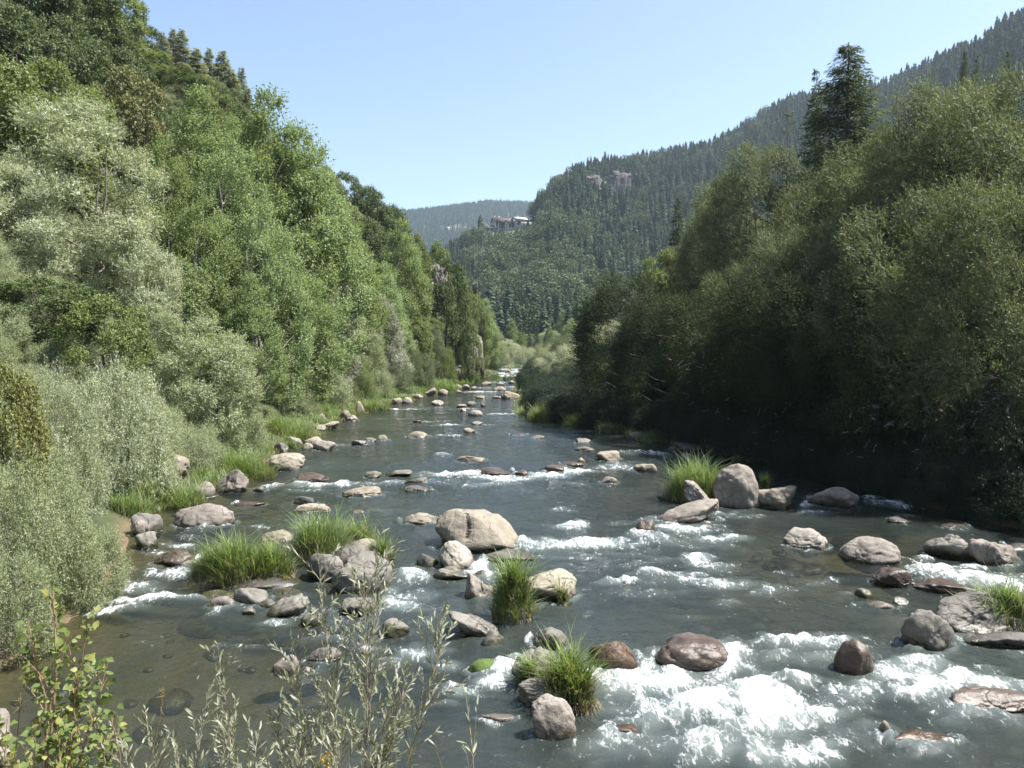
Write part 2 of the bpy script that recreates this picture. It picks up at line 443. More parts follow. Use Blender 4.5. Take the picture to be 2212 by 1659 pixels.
T_, G_, P_ = ((0.175, 0.152, 0.114), (0.245, 0.216, 0.168), (0.305, 0.272, 0.218)), ((0.105, 0.098, 0.086), (0.16, 0.15, 0.13), (0.215, 0.20, 0.176)), ((0.145, 0.126, 0.106), (0.20, 0.177, 0.152), (0.262, 0.232, 0.202))
M['rt'] = rock_mat('tan granite', *T_)
M['rg'] = rock_mat('grey stone', *G_, moss=0.1)
M['rp'] = rock_mat('pinkish porphyry', *P_, moss=0.08)
M['rl'] = rock_mat('pale limestone', (0.212, 0.189, 0.156), (0.281, 0.255, 0.219), (0.340, 0.315, 0.281), stain=0.35)
M['rd'] = rock_mat('shade-darkened damp stone', (0.06, 0.055, 0.05), (0.10, 0.092, 0.083), (0.14, 0.13, 0.118), wet=0.25, moss=0.12)  # dark tone puts shade into the colour of stones lying in shade
M['rw'] = rock_mat('wet dark stone', (0.085, 0.062, 0.048), (0.13, 0.10, 0.08), (0.19, 0.155, 0.13), wet=0.75)
M['rb'] = rock_mat('wet red-brown stone', (0.07, 0.042, 0.024), (0.105, 0.064, 0.036), (0.14, 0.095, 0.055), wet=0.4)
M['rm'] = rock_mat('mossy stone', *G_, moss=0.26, mosscol=(0.045, 0.050, 0.014))
M['rM'] = rock_mat('moss covered stone', (0.05, 0.085, 0.014), (0.07, 0.115, 0.02), (0.09, 0.135, 0.03), stain=0.2, wetshade=0.1)
M['cliff'] = rock_mat('cliff rock', (0.085, 0.077, 0.067), (0.15, 0.134, 0.115), (0.26, 0.235, 0.20), wetshade=0.01)
M['cliffpale'] = rock_mat('pale cliff rock', (0.12, 0.107, 0.09), (0.21, 0.188, 0.158), (0.36, 0.325, 0.275), wetshade=0.01)
M['farcliff'] = rock_mat('distant crag rock', (0.04, 0.034, 0.034), (0.062, 0.052, 0.051), (0.095, 0.08, 0.077), wetshade=0.01)
M['sand'] = rock_mat('sandy grey rock', (0.17, 0.15, 0.125), (0.23, 0.205, 0.175), (0.27, 0.245, 0.21), wetshade=0.02, stain=0.3)

def ground_mat():
    t = NT('valley ground')
    p0 = t.pos()
    bed = t.attr('bed'); meadow = t.attr('meadow')
    a = t.noise(p0, 0.5, 5, 0.65); b = t.noise(p0, 5.0, 5, 0.7); c = t.noise(p0, 0.02, 3)
    veg = t.ramp(a, [(0.3, (0.020, 0.028, 0.010)), (0.55, (0.040, 0.055, 0.018)), (0.75, (0.075, 0.075, 0.035))])
    veg = t.mix(t.ramp(b, [(0.5, 0.0), (0.8, 0.4)]), veg, (0.02, 0.025, 0.01))
    stone = t.ramp(b, [(0.25, (0.055, 0.036, 0.020)), (0.45, (0.12, 0.085, 0.050)), (0.62, (0.15, 0.10, 0.055)), (0.8, (0.20, 0.17, 0.13))])
    stone = t.mix(t.ramp(a, [(0.45, 0.0), (0.65, 0.7)]), stone, (0.075, 0.07, 0.035))
    sand = t.ramp(b, [(0.3, (0.22, 0.19, 0.15)), (0.7, (0.36, 0.32, 0.27))])
    col = t.mix(bed, veg, stone)
    col = t.mix(t.attr('sand'), col, sand)
    mead = t.ramp(c, [(0.3, (0.06, 0.085, 0.03)), (0.7, (0.11, 0.125, 0.055))])
    col = t.mix(meadow, col, mead)
    p = t.n('ShaderNodeBsdfPrincipled'); t.set(p.inputs['Base Color'], col); p.inputs['Roughness'].default_value = 0.92
    t.set(p.inputs['Normal'], t.bump(b, 0.5, 0.12))
    return t.done(p.outputs[0])
M['ground'] = ground_mat()

def water_mat():
    t = NT('river water')
    p0 = t.pos()
    foam = t.attr('foam'); turb = t.attr('turb')
    # ripples
    w1 = t.noise(t.scale(p0, (1.0, 0.8, 1)), 1.5, 3, 0.6, 0.8)
    w2 = t.noise(t.scale(p0, (1.0, 0.75, 1)), 5.5, 4, 0.65, 0.6)
    w3 = t.noise(t.scale(p0, (1.0, 0.9, 1)), 21.0, 3, 0.65)
    nrm = t.bump(w3, 0.5, 0.016, t.bump(w2, 0.7, 0.05, t.bump(w1, 0.55, 0.16)))
    # foam broken into streaks and lace
    s1 = t.noise(t.scale(p0, (1.15, 0.55, 1)), 1.6, 4, 0.6, 2.2)
    s2 = t.noise(t.scale(p0, (1.25, 0.55, 1)), 5.5, 4, 0.64, 2.0)
    s3 = t.noise(t.scale(p0, (1.2, 0.8, 1)), 24.0, 4, 0.75, 0.5)
    lace = t.math('ADD', t.math('ADD', t.math('MULTIPLY', s1, 0.44), t.math('MULTIPLY', s2, 0.44)), t.math('MULTIPLY', s3, 0.12))
    k = t.math('ADD', t.math('MULTIPLY', t.math('SUBTRACT', lace, 0.5), 5.2), t.math('SUBTRACT', t.math('MULTIPLY', foam, 1.36), 0.80))
    k = t.math('MULTIPLY', k, 1.0, True)
    fz = t.n('ShaderNodeFresnel'); fz.inputs['IOR'].default_value = 1.33; t.set(fz.inputs['Normal'], nrm)
    clear = t.bsdf('ShaderNodeBsdfTransparent', Color=(0.60, 0.66, 0.56))
    body = t.bsdf('ShaderNodeBsdfDiffuse', Color=t.mix(t.math('MULTIPLY', t.math('SUBTRACT', foam, 0.25), 1.1, True), (0.036, 0.046, 0.042), (0.18, 0.215, 0.208)))
    gl = t.n('ShaderNodeBsdfGlossy'); gl.inputs['Roughness'].default_value = 0.045; t.set(gl.inputs['Normal'], nrm)
    sh = t.mixsh(turb, clear, body)
    sh = t.mixsh(fz.outputs[0], sh, gl.outputs[0])
    white = t.bsdf('ShaderNodeBsdfDiffuse', Color=(0.86, 0.88, 0.89), Normal=t.bump(s3, 0.8, 0.03, t.bump(s2, 0.8, 0.12)))
    return t.done(t.mixsh(k, sh, white))
M['water'] = water_mat()
# ------------------------------------------------------------------ ground: one sheet out to the far ridge
def build_ground():
    az = np.radians(np.unique(np.concatenate([np.arange(-180, -50, 3.0), np.arange(-50, -37, 0.6), np.arange(-37, 37, 0.2), np.arange(37, 50, 0.6), np.arange(50, 180.1, 3.0)])))
    r = np.concatenate([[0.3, 1.2, 2.2], np.geomspace(3.0, 200, 215), np.geomspace(204, 3400, 120)])
    A, R = np.meshgrid(az, r)
    X, Y = R * np.sin(A), R * np.cos(A)
    Z = ground_z(X, Y)
    nr, na = X.shape
    V = np.stack([X, Y, Z], -1).reshape(-1, 3)
    i = np.arange(nr - 1)[:, None] * na; j = np.arange(na - 1)[None]
    Fq = np.stack([i + j, i + j + 1, i + na + j + 1, i + na + j], -1).reshape(-1, 4)
    din = np.minimum(X - x_left(Y), x_right(Y) - X)
    bed = sm((din + 0.9) / 0.8) * (Y < 300)
    yy = np.maximum(Y, 1); u = 1106 + F * X / yy
    # pasture: a strip below the big house and a clearing on the far ridge
    vv = 829.5 - F * ((Z - CAM_H) / yy * cp + sp) / (cp - (Z - CAM_H) / yy * sp)
    mead = (sm(1.4 - np.hypot((u - 1075) / 80, (vv - (502 - (u - 1075) * 0.12)) / 9) ) * (Y > 400) * (Y < 1000)
            + sm(1.6 - np.hypot((u - 985) / 45, (vv - 493) / 7)) * (Y > 1200))
    mead = np.clip(mead, 0, 1)
    sand = sm((1.5 - np.hypot(X + 7.2, Y - 8.6) / 2.6) * 1.5) * (Z > 0.3)
    me = mesh_np('ground', V, [Fq], [M['ground']], True, {'bed': bed.ravel(), 'meadow': mead.ravel(), 'sand': sand.ravel()})
    tag(link('ground', me), kind='structure')
build_ground()

# ------------------------------------------------------------------ boulders
_ico = {}
def ico(sub):
    if sub not in _ico:
        bm = bmesh.new(); bmesh.ops.create_icosphere(bm, subdivisions=sub, radius=1.0)
        _ico[sub] = (unit(np.array([v.co[:] for v in bm.verts])), np.array([[v.index for v in f.verts] for f in bm.faces])); bm.free()
    return _ico[sub]

def stone_shape(seed, sub, nplanes=12, sharp=17.0, flat=(0.44, 0.9), lump=0.11, pre=(1, 1, 1), tilt=0.0, yaw=None):
    r = np.random.default_rng(seed)
    n, Fc = ico(sub)
    pl = unit(r.normal(size=(nplanes, 3))); d = r.uniform(flat[0], flat[1], nplanes)
    dots = n @ pl.T
    inv = np.concatenate([np.maximum(dots, 0) / d, np.ones((len(n), 1))], 1)
    rad = 1.0 / (np.sum(inv ** sharp, 1) ** (1 / sharp))
    P = n * rad[:, None]
    rdg = 1 - np.abs(fbm(n * 1.4 + seed * 1.7, 2)) * 2.2
    P = P + n * (lump * 1.2 * fbm(n * 1.5 + seed * 3.1, 3) + lump * 0.5 * fbm(n * 5.0 + seed, 3) - lump * 0.5 * np.clip(rdg - 0.72, 0, 1) * 3)[:, None]
    if sub >= 5:
        for _ in range(3):
            cn = unit(r.normal(size=3) * np.array([1, .6, 1])); cd = r.uniform(-.45, .45)
            q = P @ cn - cd + 0.06 * fbm(n * 3 + seed, 2)
            P = P - n * (0.045 * np.exp(-(q / 0.022) ** 2) + 0.035 * (q > 0) * np.exp(-np.clip(q, 0, 9) * 2.5))[:, None]
    P = P * np.array(pre)
    if tilt:
        c, s = math.cos(tilt), math.sin(tilt)
        P = P @ np.array([[c, 0, -s], [0, 1, 0], [s, 0, c]])
    if yaw:
        c, s = math.cos(yaw), math.sin(yaw)
        P = P @ np.array([[c, s, 0], [-s, c, 0], [0, 0, 1]])
    lo, hi = P.min(0), P.max(0)
    return (P - (lo + hi) / 2) / ((hi - lo) / 2), Fc

def solve_c(S, b, th):
    """vertical half axis of a part-sunk ellipsoid whose visible height across the line of sight is S"""
    s, c = math.sin(th), math.cos(th)
    f = lambda z: math.hypot(b * s, z * c) + 0.96 * b * s + 0.28 * z * c - S
    lo, hi = 0.0, 10 * S + 1
    for _ in range(50):
        m = (lo + hi) / 2
        if f(m) > 0: hi = m
        else: lo = m
    return lo

BOULDERS_POS = []
def boulder(uL, uR, vT, vB, mat, label, name='boulder', seed=None, base=None, depth=0.8, group=None, sub=None, **kw):
    vB = vB - 0.0
    p = pix_water((uL + uR) / 2, vB) if base is None else np.array(base, float)
    D = float(np.linalg.norm(p - np.array([0, 0, CAM_H])))
    k = D / F
    a = (uR - uL) / 2 * k
    S = (vB - vT) * k
    th = math.atan2(CAM_H - p[2], p[1])
    b = a * depth
    b = min(b, 0.36 * S / max(math.sin(th), 1e-3)) if 2 * b * math.sin(th) > 0.8 * S else b
    c = max(solve_c(S, b, th), 0.22 * b, 0.05)
    seed = seed if seed is not None else int(uL * 7 + vT * 13) % 9973
    wpx = (uR - uL)
    sub = sub or (5 if wpx > 70 else 4 if wpx > 26 else 3)
    P, Fc = stone_shape(seed, sub, **kw)
    P = P * np.array([a, b, c])
    zc = 0.28 * c
    P[:, 2] += zc
    P[:, 1] += 0.96 * b
    me = mesh_np(name, P, [Fc], [M[mat]], True)
    o = link(name, me, loc=(p[0], p[1], p[2]))
    tag(o, label, 'boulder' if wpx > 30 else 'rock', group)
    BOULDERS_POS.append((p[0], p[1] + 0.96 * b, a, b))
    return o

B = boulder
# -- the largest block in mid-river: two rounded masses with an upright cleft between them
def big_block():
    p = pix_water(1030, 1196)
    D = float(np.linalg.norm(p - np.array([0, 0, CAM_H]))); k = D / F
    n, Fc = ico(6)
    P1, _ = stone_shape(41, 6, 9, 10, (0.7, 0.98), 0.05)
    a = 97 * k; c = 0.60 * a; b = 0.62 * a
    # superellipse to get the blocky outline
    P = P1.copy()
    P = np.sign(P) * np.abs(P) ** np.array([0.62, 0.8, 0.60])
    x = P[:, 0]
    groove = np.exp(-((x + 0.25 - 0.05 * np.sin(P[:, 2] * 4)) / 0.03) ** 2) * (P[:, 1] < 0.2)
    P[:, 1] += groove * 0.24
    notch = np.exp(-((x + 0.12) / 0.13) ** 2 - ((P[:, 2] - 0.35) / 0.42) ** 2) * (P[:, 1] < 0)
    P[:, 1] += notch * 0.22
    P[:, 2] -= 0.13 * np.exp(-((x - 0.36) / 0.16) ** 2) * (P[:, 2] > 0)
    P[:, 2] += np.where(P[:, 2] < 0, 0.35 * np.clip(np.abs(x + 0.7) - 0.2, 0, 1) * (x < -0.4), 0)
    P[:, 1] -= 0.10 * np.exp(-((x - 0.45) / 0.35) ** 2 - ((P[:, 2] + 0.1) / 0.5) ** 2) * (P[:, 1] < 0)
    fr = fbm(P * np.array([1.5, 1.5, 1.8]) + 9, 2); P += (0.10 * fr)[:, None] * n
    for cn, cd in (((.8, -.2, .55), .5), ((-.75, -.3, -.5), .55), ((.2, -.6, -.75), .62), ((.1, -.9, .4), .66), ((-.6, -.6, .5), .72)):
        cn = unit(np.array(cn)); q = P @ cn - cd; P -= cn * (np.maximum(q, 0) * .75)[:, None]
    P += 0.025 * fbm(P * 5 + 3, 4)[:, None] * n
    P *= np.array([a, b, c]); P[:, 2] += 0.42 * c; P[:, 1] += 0.8 * b
    me = mesh_np('boulder', P, [Fc], [M['rt']], True)
    tag(link('boulder', me, loc=p), 'largest tan boulder in the middle of the river, split by an upright cleft', 'boulder')
    BOULDERS_POS.append((p[0], p[1] + 0.8 * b, a, b))
big_block()
B(862, 947, 1107, 1137, 'rt', 'low tan slab touching the left end of the largest mid-river boulder', nplanes=9, sharp=14)
B(944, 1020, 1169, 1233, 'rl', 'pale ball-shaped boulder in front of the largest mid-river boulder', nplanes=8, flat=(.6, .98), depth=.9)
B(933, 1011, 1226, 1258, 'rm', 'flat grey stone with a mossy rim below the ball-shaped boulder')
B(1003, 1074, 1241, 1299, 'rp', 'steep pinkish boulder left of the reed-topped tan boulder')
B(1044, 1164, 1187, 1216, 'rg', 'long low slab at the foot of the largest boulder, white chute beginning beside it', sharp=12)
B(898, 946, 1196, 1227, 'rd', 'dark stone in the gap left of the ball-shaped boulder')
B(1090, 1248, 1233, 1308, 'rt', 'broad tan boulder with reeds growing over its left end', nplanes=8)
B(1066, 1116, 1258, 1312, 'rd', 'shaded stone under the upright reed clump')
B(1196, 1238, 1297, 1313, 'rm', 'small flat mossy stone under the reed-topped tan boulder')
B(1026, 1062, 1232, 1250, 'rd', 'dark wedge stone between the flat mossy-rim stone and the chute')
B(971, 1090, 1313, 1385, 'rg', 'sloping grey slab with a pale streak below the upright reed clump', sharp=13, pre=(1.5, .9, .5), tilt=0.35)
B(1036, 1088, 1360, 1402, 'rm', 'small dark mossy boulder under the sloping grey slab', sharp=14)
B(1011, 1074, 1427, 1467, 'rM', 'bright green moss-covered stone in white water', nplanes=4, flat=(.9, 1))
B(823, 880, 1339, 1380, 'rm', 'mossy stone half hidden behind the foreground willow twigs')
B(730, 812, 1292, 1334, 'rm', 'low mossy stone below the island of two grey boulders', sharp=12)
B(645, 698, 1325, 1355, 'rm', 'rounded olive mossy stone under the flat stones left of centre', nplanes=8)
B(567, 652, 1292, 1340, 'rm', 'flat tilted stone with a mossy front edge at the island foot', pre=(1.3, 1, .5), tilt=-0.3)
B(580, 645, 1275, 1298, 'rg', 'pale flat stone on the island foot behind the tilted mossy stone', sharp=12)
B(555, 596, 1296, 1317, 'rg', 'small flat stone wedged left of the tilted mossy stone')
B(502, 572, 1268, 1308, 'rg', 'grey pointed stone at the front of the left grass island', sharp=13)
B(443, 499, 1291, 1319, 'rp', 'rounded pinkish stone in front of the left grass island')
B(424, 504, 1277, 1301, 'rm', 'dark mossy ledge under the left grass island')
B(522, 549, 1314, 1332, 'rg', 'little grey stone in the pool before the island')
B(655, 738, 1194, 1258, 'rg', 'grey boulder under the straw fringe of the tall grass clump', nplanes=8)
B(716, 838, 1200, 1284, 'rg', 'big dark grey boulder with a mossy foot in front of the tall grass clump', nplanes=10, seed=77)
B(748, 818, 1167, 1212, 'rl', 'pale cracked rock beside the right end of the tall grass clump', sharp=16)
B(553, 628, 1146, 1180, 'rt', 'tan hump of rock between the two grass clumps of the island', nplanes=9)
B(585, 647, 1418, 1457, 'rp', 'lone pinkish stone in the left pool, tallest there', sharp=13)
B(660, 733, 1402, 1442, 'rg', 'grey stone behind the left fringe of foreground willow leaves')
B(652, 679, 1443, 1461, 'rl', 'small pale stone beside the lone pinkish stone')
B(1149, 1224, 1354, 1407, 'rm', 'speckled grey stone with a mossy lower half behind the reed island', nplanes=9)
B(1108, 1205, 1408, 1475, 'rg', 'grey stone overgrown by the nearest reed clump', nplanes=10)
B(1124, 1222, 1477, 1538, 'rp', 'low smooth stone streaked by grass shadow at the front of the reed clump', nplanes=9)
B(1153, 1242, 1516, 1605, 'rp', 'upright pinkish egg-shaped boulder nearest the foot of the picture', nplanes=6, depth=.6)
B(1033, 1110, 1544, 1563, 'rl', 'narrow pale bar of stone in the near pool', sharp=14)
B(1278, 1384, 1384, 1455, 'rb', 'red-brown boulder with water sliding over it above the cascade', nplanes=8, flat=(.6, .98))
B(1432, 1588, 1377, 1452, 'rw', 'broad wet dark dome splitting the bottom right cascade', nplanes=9, flat=(.8, 1))
B(1326, 1388, 1564, 1594, 'rb', 'small red-brown stone awash at the bottom of the cascade')
B(1318, 1375, 1248, 1266, 'rb', 'low red-brown stone with a lip of foam in mid-channel')
B(1376, 1424, 1123, 1157, 'rw', 'wet dark rounded stone at the top of the white chute', nplanes=8, flat=(.6, .98))
B(1409, 1560, 1080, 1133, 'rp', 'long log-shaped boulder sloping down to the right', pre=(2.2, .7, .55), tilt=-0.24, depth=.45, nplanes=9)
B(1484, 1560, 1042, 1104, 'rp', 'tilted block leaning against the tallest boulder of the right-hand group', pre=(1.5, .8, .75), tilt=0.65, sharp=14, depth=.6)
B(1531, 1554, 1077, 1107, 'rt', 'small rounded stone jammed under the leaning block')
B(1551, 1651, 1004, 1101, 'rp', 'tallest boulder of the right-hand group, smooth and pinkish', nplanes=6, seed=12, depth=.75)
B(1633, 1735, 1049, 1103, 'rt', 'squat tan boulder right of the tallest boulder', nplanes=9)
B(1757, 1868, 1049, 1101, 'rp', 'angular grey-pink boulder nearest the shaded bank with a dark left face', sharp=15, nplanes=9, seed=31)
B(1470, 1506, 978, 1000, 'rg', 'stone half buried in the round grass clump at the right')
B(1711, 1797, 1146, 1191, 'rl', 'pale blocky boulder standing alone right of the chute', sharp=15, nplanes=10, seed=5)
B(1845, 1963, 1166, 1224, 'rp', 'pointed pinkish boulder with a mossy foot in the right channel', nplanes=5, flat=(.7, .95), seed=9)
B(2036, 2126, 1162, 1214, 'rm', 'wet mossy boulder left of the rounded one at the right edge')
B(2118, 2213, 1171, 1224, 'rp', 'rounded brown-pink boulder at the right edge with a mossy waterline', nplanes=8)
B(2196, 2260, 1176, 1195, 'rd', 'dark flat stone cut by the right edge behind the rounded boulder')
B(1906, 1996, 1227, 1274, 'rw', 'wet brown stone with water folding over it below the pointed boulder', nplanes=9)
B(2010, 2128, 1259, 1294, 'rw', 'long wet stone with a pale dry crest in the right rapids')
B(1856, 1892, 1274, 1299, 'rm', 'small stone with a green weed beard in the right channel')
B(1882, 1937, 1299, 1321, 'rp', 'small flat pink stone in the right channel, larger of a pair')
B(1935, 1968, 1293, 1310, 'rg', 'small flat stone in the right channel, smaller of a pair')
B(2062, 2200, 1294, 1374, 'rg', 'large dark-fronted boulder carrying the right edge grass', nplanes=8)
B(1970, 2068, 1332, 1413, 'rm', 'slab-faced boulder with yellow-green moss on both flanks', sharp=15, nplanes=8, seed=17, depth=.6)
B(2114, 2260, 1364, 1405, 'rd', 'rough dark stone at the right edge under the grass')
B(1820, 1890, 1394, 1459, 'rw', 'upright wet brown stone above the strongest white water', nplanes=8, flat=(.6, .98), depth=.7)
B(2090, 2250, 1498, 1548, 'rw', 'long wet mossy stone low at the right edge')
B(1903, 1928, 1567, 1604, 'rt', 'thin upright stone poking out of the lower right rapids', pre=(.5, .6, 1.2), sharp=14)
B(1930, 2070, 1585, 1622, 'rb', 'red-brown sunken stone in the lower right rapids')
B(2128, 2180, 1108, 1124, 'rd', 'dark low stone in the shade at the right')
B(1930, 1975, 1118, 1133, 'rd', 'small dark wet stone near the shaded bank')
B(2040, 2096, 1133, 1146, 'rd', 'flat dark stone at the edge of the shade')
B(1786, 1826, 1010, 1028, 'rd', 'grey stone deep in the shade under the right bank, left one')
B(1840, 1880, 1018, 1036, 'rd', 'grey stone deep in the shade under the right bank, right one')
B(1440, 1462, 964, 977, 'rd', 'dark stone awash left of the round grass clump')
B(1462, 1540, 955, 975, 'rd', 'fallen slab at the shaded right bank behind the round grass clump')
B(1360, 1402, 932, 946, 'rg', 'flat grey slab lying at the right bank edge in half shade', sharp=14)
# weir of stones across the middle
B(1024, 1110, 1009, 1028, 'rw', 'longest of the wet brown stones under the lip of the weir')
B(1111, 1142, 1015, 1028, 'rw', 'short wet stone under the middle of the weir')
B(1164, 1221, 1003, 1020, 'rw', 'wet brown stone right of the middle of the weir')
B(1212, 1264, 996, 1009, 'rw', 'low wet ridge of stone at the right end of the weir')
B(1249, 1266, 988, 1003, 'rt', 'small upright tan stone on the right end of the weir')
B(1292, 1344, 974, 997, 'rt', 'smooth tan dome above the right end of the weir', nplanes=8, flat=(.6, .98))
B(1370, 1420, 1000, 1023, 'rt', 'faceted tan stone left of the round grass clump', sharp=15)
B(1299, 1336, 1029, 1047, 'rt', 'small tan dome below the weir', nplanes=8)
B(730, 821, 1050, 1079, 'rt', 'broad low tan boulder split at its right end, left of centre', nplanes=9)
B(786, 822, 1017, 1037, 'rm', 'small pointed mossy stone at the left end of the weir')
B(828, 888, 1015, 1032, 'rm', 'flat mossy stone with green flank at the left end of the weir')
B(872, 925, 1030, 1047, 'rm', 'tan-backed stone below the weir with a mossy rim, upper of two')
B(872, 926, 1049, 1065, 'rg', 'dark-nosed flat stone below the weir, lower of two')
B(925, 938, 1056, 1065, 'rt', 'tiny tan stone right of the dark-nosed flat stone')
B(981, 1052, 984, 1001, 'rt', 'long flat tan stone alone above the weir', nplanes=9)
B(1243, 1288, 965, 977, 'rt', 'flat tan stone upstream of the smooth dome, nearer of two')
B(1244, 1278, 946, 958, 'rt', 'flat tan stone upstream of the smooth dome, farther of two')
B(1149, 1180, 940, 948, 'rt', 'thin flat stone in open water left of the bank grass point')
B(1100, 1140, 934, 941, 'rw', 'dark ripple stone in open water')
B(875, 923, 931, 949, 'rt', 'round-backed tan stone in the middle reach, largest there', nplanes=8)
B(815, 838, 939, 954, 'rt', 'pointed stone, rightmost of the three in a line from the left bank')
B(784, 812, 945, 957, 'rg', 'middle stone of the three in a line from the left bank')
B(758, 790, 950, 963, 'rg', 'leftmost stone of the three in a line from the left bank')
B(1000, 1028, 924, 937, 'rt', 'two-humped tan stone in the middle reach')
B(1017, 1043, 910, 918, 'rl', 'thin pale stone in the middle reach')
B(1010, 1043, 885, 900, 'rl', 'palest egg-shaped stone in the middle reach', nplanes=4)
B(930, 958, 864, 876, 'rl', 'pale pointed stone in the middle reach, left of the others')
B(985, 1008, 873, 882, 'rt', 'small flat stone left of the dark round one upstream')
B(1008, 1028, 867, 878, 'rg', 'dark round stone upstream of the egg-shaped stone')
B(993, 1008, 881, 890, 'rt', 'tiny stone left of the egg-shaped stone')
B(1038, 1050, 871, 879, 'rd', 'tiny dark stone right of the dark round one')
B(890, 912, 907, 914, 'rw', 'small wet dark stone with a foam tail')
B(1082, 1098, 850, 863, 'rt', 'small leaning stone on the left flank of the big upstream boulder')
B(1086, 1124, 845, 862, 'rt', 'big hump-backed boulder in the upstream reach', nplanes=9)
B(1026, 1049, 854, 861, 'rt', 'flat stone left of the big upstream boulder')
B(1062, 1084, 855, 861, 'rt', 'low stone close on the left of the big upstream boulder')
B(1065, 1094, 834, 846, 'rt', 'long stone above the big upstream boulder')
B(1115, 1131, 841, 849, 'rt', 'stone at the tip of the far right grass point')
B(1131, 1164, 852, 866, 'rt', 'tan stone at the foot of the far right grass')
B(1039, 1062, 824, 832, 'rt', 'flat stone below the island willow bush, left one')
B(1071, 1090, 826, 832, 'rt', 'flat stone below the island willow bush, middle one')
B(1097, 1115, 821, 829, 'rt', 'round brown stone right of the island willow bush')
B(1121, 1150, 820, 830, 'rl', 'pale rounded stone at the right bank beyond the grass point', nplanes=4)
B(1113, 1127, 808, 815, 'rp', 'stone standing in the far rapids')
B(1136, 1152, 812, 819, 'rt', 'stone at the right edge of the far rapids, nearer')
B(1139, 1150, 807, 813, 'rt', 'stone at the right edge of the far rapids, farther')
B(1119, 1143, 795, 801, 'rp', 'flat stone at the head of the far rapids')
B(1091, 1103, 798, 805, 'rt', 'tall small stone in the middle of the far rapids')
B(1050, 1062, 799, 806, 'rt', 'small stone at the left edge of the far rapids, nearer')
B(1062, 1074, 793, 799, 'rt', 'small stone at the left edge of the far rapids, farther')
B(1080, 1098, 781, 788, 'rl', 'pale stone at the very end of the visible river')
# left bank line
B(565, 647, 979, 1020, 'rt', 'big smooth tan boulder at the left bank beside tall grass', nplanes=8, flat=(.6, .98), seed=3)
B(629, 654, 986, 998, 'rt', 'small stone behind the big smooth bank boulder')
B(651, 699, 943, 962, 'rt', 'rounded slab at the back of the left bank cluster')
B(672, 721, 951, 976, 'rl', 'pale blocky stone at the outer end of the left bank cluster', sharp=15)
B(650, 675, 957, 975, 'rt', 'small stone at the front of the left bank cluster')
B(608, 651, 943, 966, 'rt', 'stone at the inner end of the left bank cluster')
B(586, 620, 955, 976, 'rd', 'dark stone under the grass left of the bank cluster')
B(630, 677, 901, 919, 'rt', 'leftmost of the four long slabs on the left bank')
B(657, 698, 894, 918, 'rt', 'tallest of the four long slabs on the left bank', pre=(1.5, .8, .6), tilt=-0.4)
B(686, 730, 910, 927, 'rt', 'outermost of the four long slabs on the left bank', pre=(1.6, .8, .6), tilt=-0.2)
B(672, 702, 918, 931, 'rt', 'lowest of the four long slabs on the left bank')
B(731, 757, 886, 908, 'rt', 'grey-tan stone beside the bank grass, inner of two')
B(746, 773, 896, 910, 'rl', 'pale low stone beside the bank grass, outer of two')
B(768, 786, 867, 892, 'rt', 'upright tan stone set in the bank grass', pre=(.7, .7, 1.3))
B(844, 869, 859, 872, 'rt', 'low bank stone under the bushes, inner of two')
B(867, 892, 858, 872, 'rl', 'low bank stone under the bushes, outer of two')
B(881, 914, 851, 860, 'rt', 'flat bank stone near the cliff, lowest')
B(909, 942, 837, 854, 'rt', 'sloping bank stone near the cliff, tallest', pre=(1.6, .8, .6), tilt=-0.3)
B(945, 967, 840, 854, 'rt', 'round bank stone near the cliff')
B(982, 999, 830, 841, 'rt', 'stone at the cliff foot, left one')
B(995, 1016, 830, 841, 'rt', 'stone at the cliff foot, right one')
B(980, 999, 842, 849, 'rt', 'flat stone in the water before the cliff foot')
B(1017, 1032, 834, 841, 'rt', 'small stone in the water right of the cliff foot')
B(453, 526, 1017, 1067, 'rp', 'cracked boulder with a dark underside at the left bank', sharp=13, seed=21)
B(413, 456, 1043, 1077, 'rp', 'squarish stone left of the cracked boulder', sharp=12)
B(366, 485, 1089, 1146, 'rp', 'large pinkish boulder in the left channel, alone', nplanes=9, flat=(.72, .98), seed=2)
B(629, 706, 1023, 1043, 'rw', 'flat reddish stone awash in the left channel')
B(543, 568, 1051, 1064, 'rp', 'small stone with foam in the left channel')
B(630, 677, 1071, 1092, 'rd', 'dark two-humped stone behind the tall grass clump')
B(633, 710, 1085, 1112, 'rt', 'tan stone back under the top of the tall grass clump')
B(760, 786, 1101, 1110, 'rt', 'flat tan stone behind the right end of the tall grass clump')
B(500, 565, 1083, 1094, 'rw', 'dark flat stone just breaking the surface in the left channel')
B(281, 334, 1112, 1155, 'rg', 'grey boulder at the left bank beneath the willow shrub', nplanes=9)
B(275, 311, 1126, 1158, 'rp', 'round pink stone beneath the willow shrub')
B(288, 330, 1152, 1183, 'rm', 'mossy olive stone beneath the willow shrub')
B(315, 405, 1189, 1229, 'rw', 'wet brown stone with a curtain of water in the left chute', nplanes=9)
for i_, (ul, ur, vt, vb, lb) in enumerate([(282, 384, 995, 1045, 'slab-topped boulder on the left bank above the grass, twig shadow on it')]):
    g_ = pix_ground((ul + ur) / 2, vb)
    B(ul, ur, vt, vb, 'rt', lb, base=(g_[0], g_[1], g_[2] + 0.2), sharp=14)
g_ = pix_at(1, 1640, 8.2)
def corner_rock():
    P, Fc = stone_shape(8, 5, 7, 10)
    me = mesh_np('boulder', P * np.array([1.6, 1.5, 0.8]), [Fc], [M['sand']], True)
    tag(link('boulder', me, loc=(-6.55, 8.6, 1.95)), 'sandy grey rock in the bottom left corner behind the poplar sapling', 'boulder')
corner_rock()

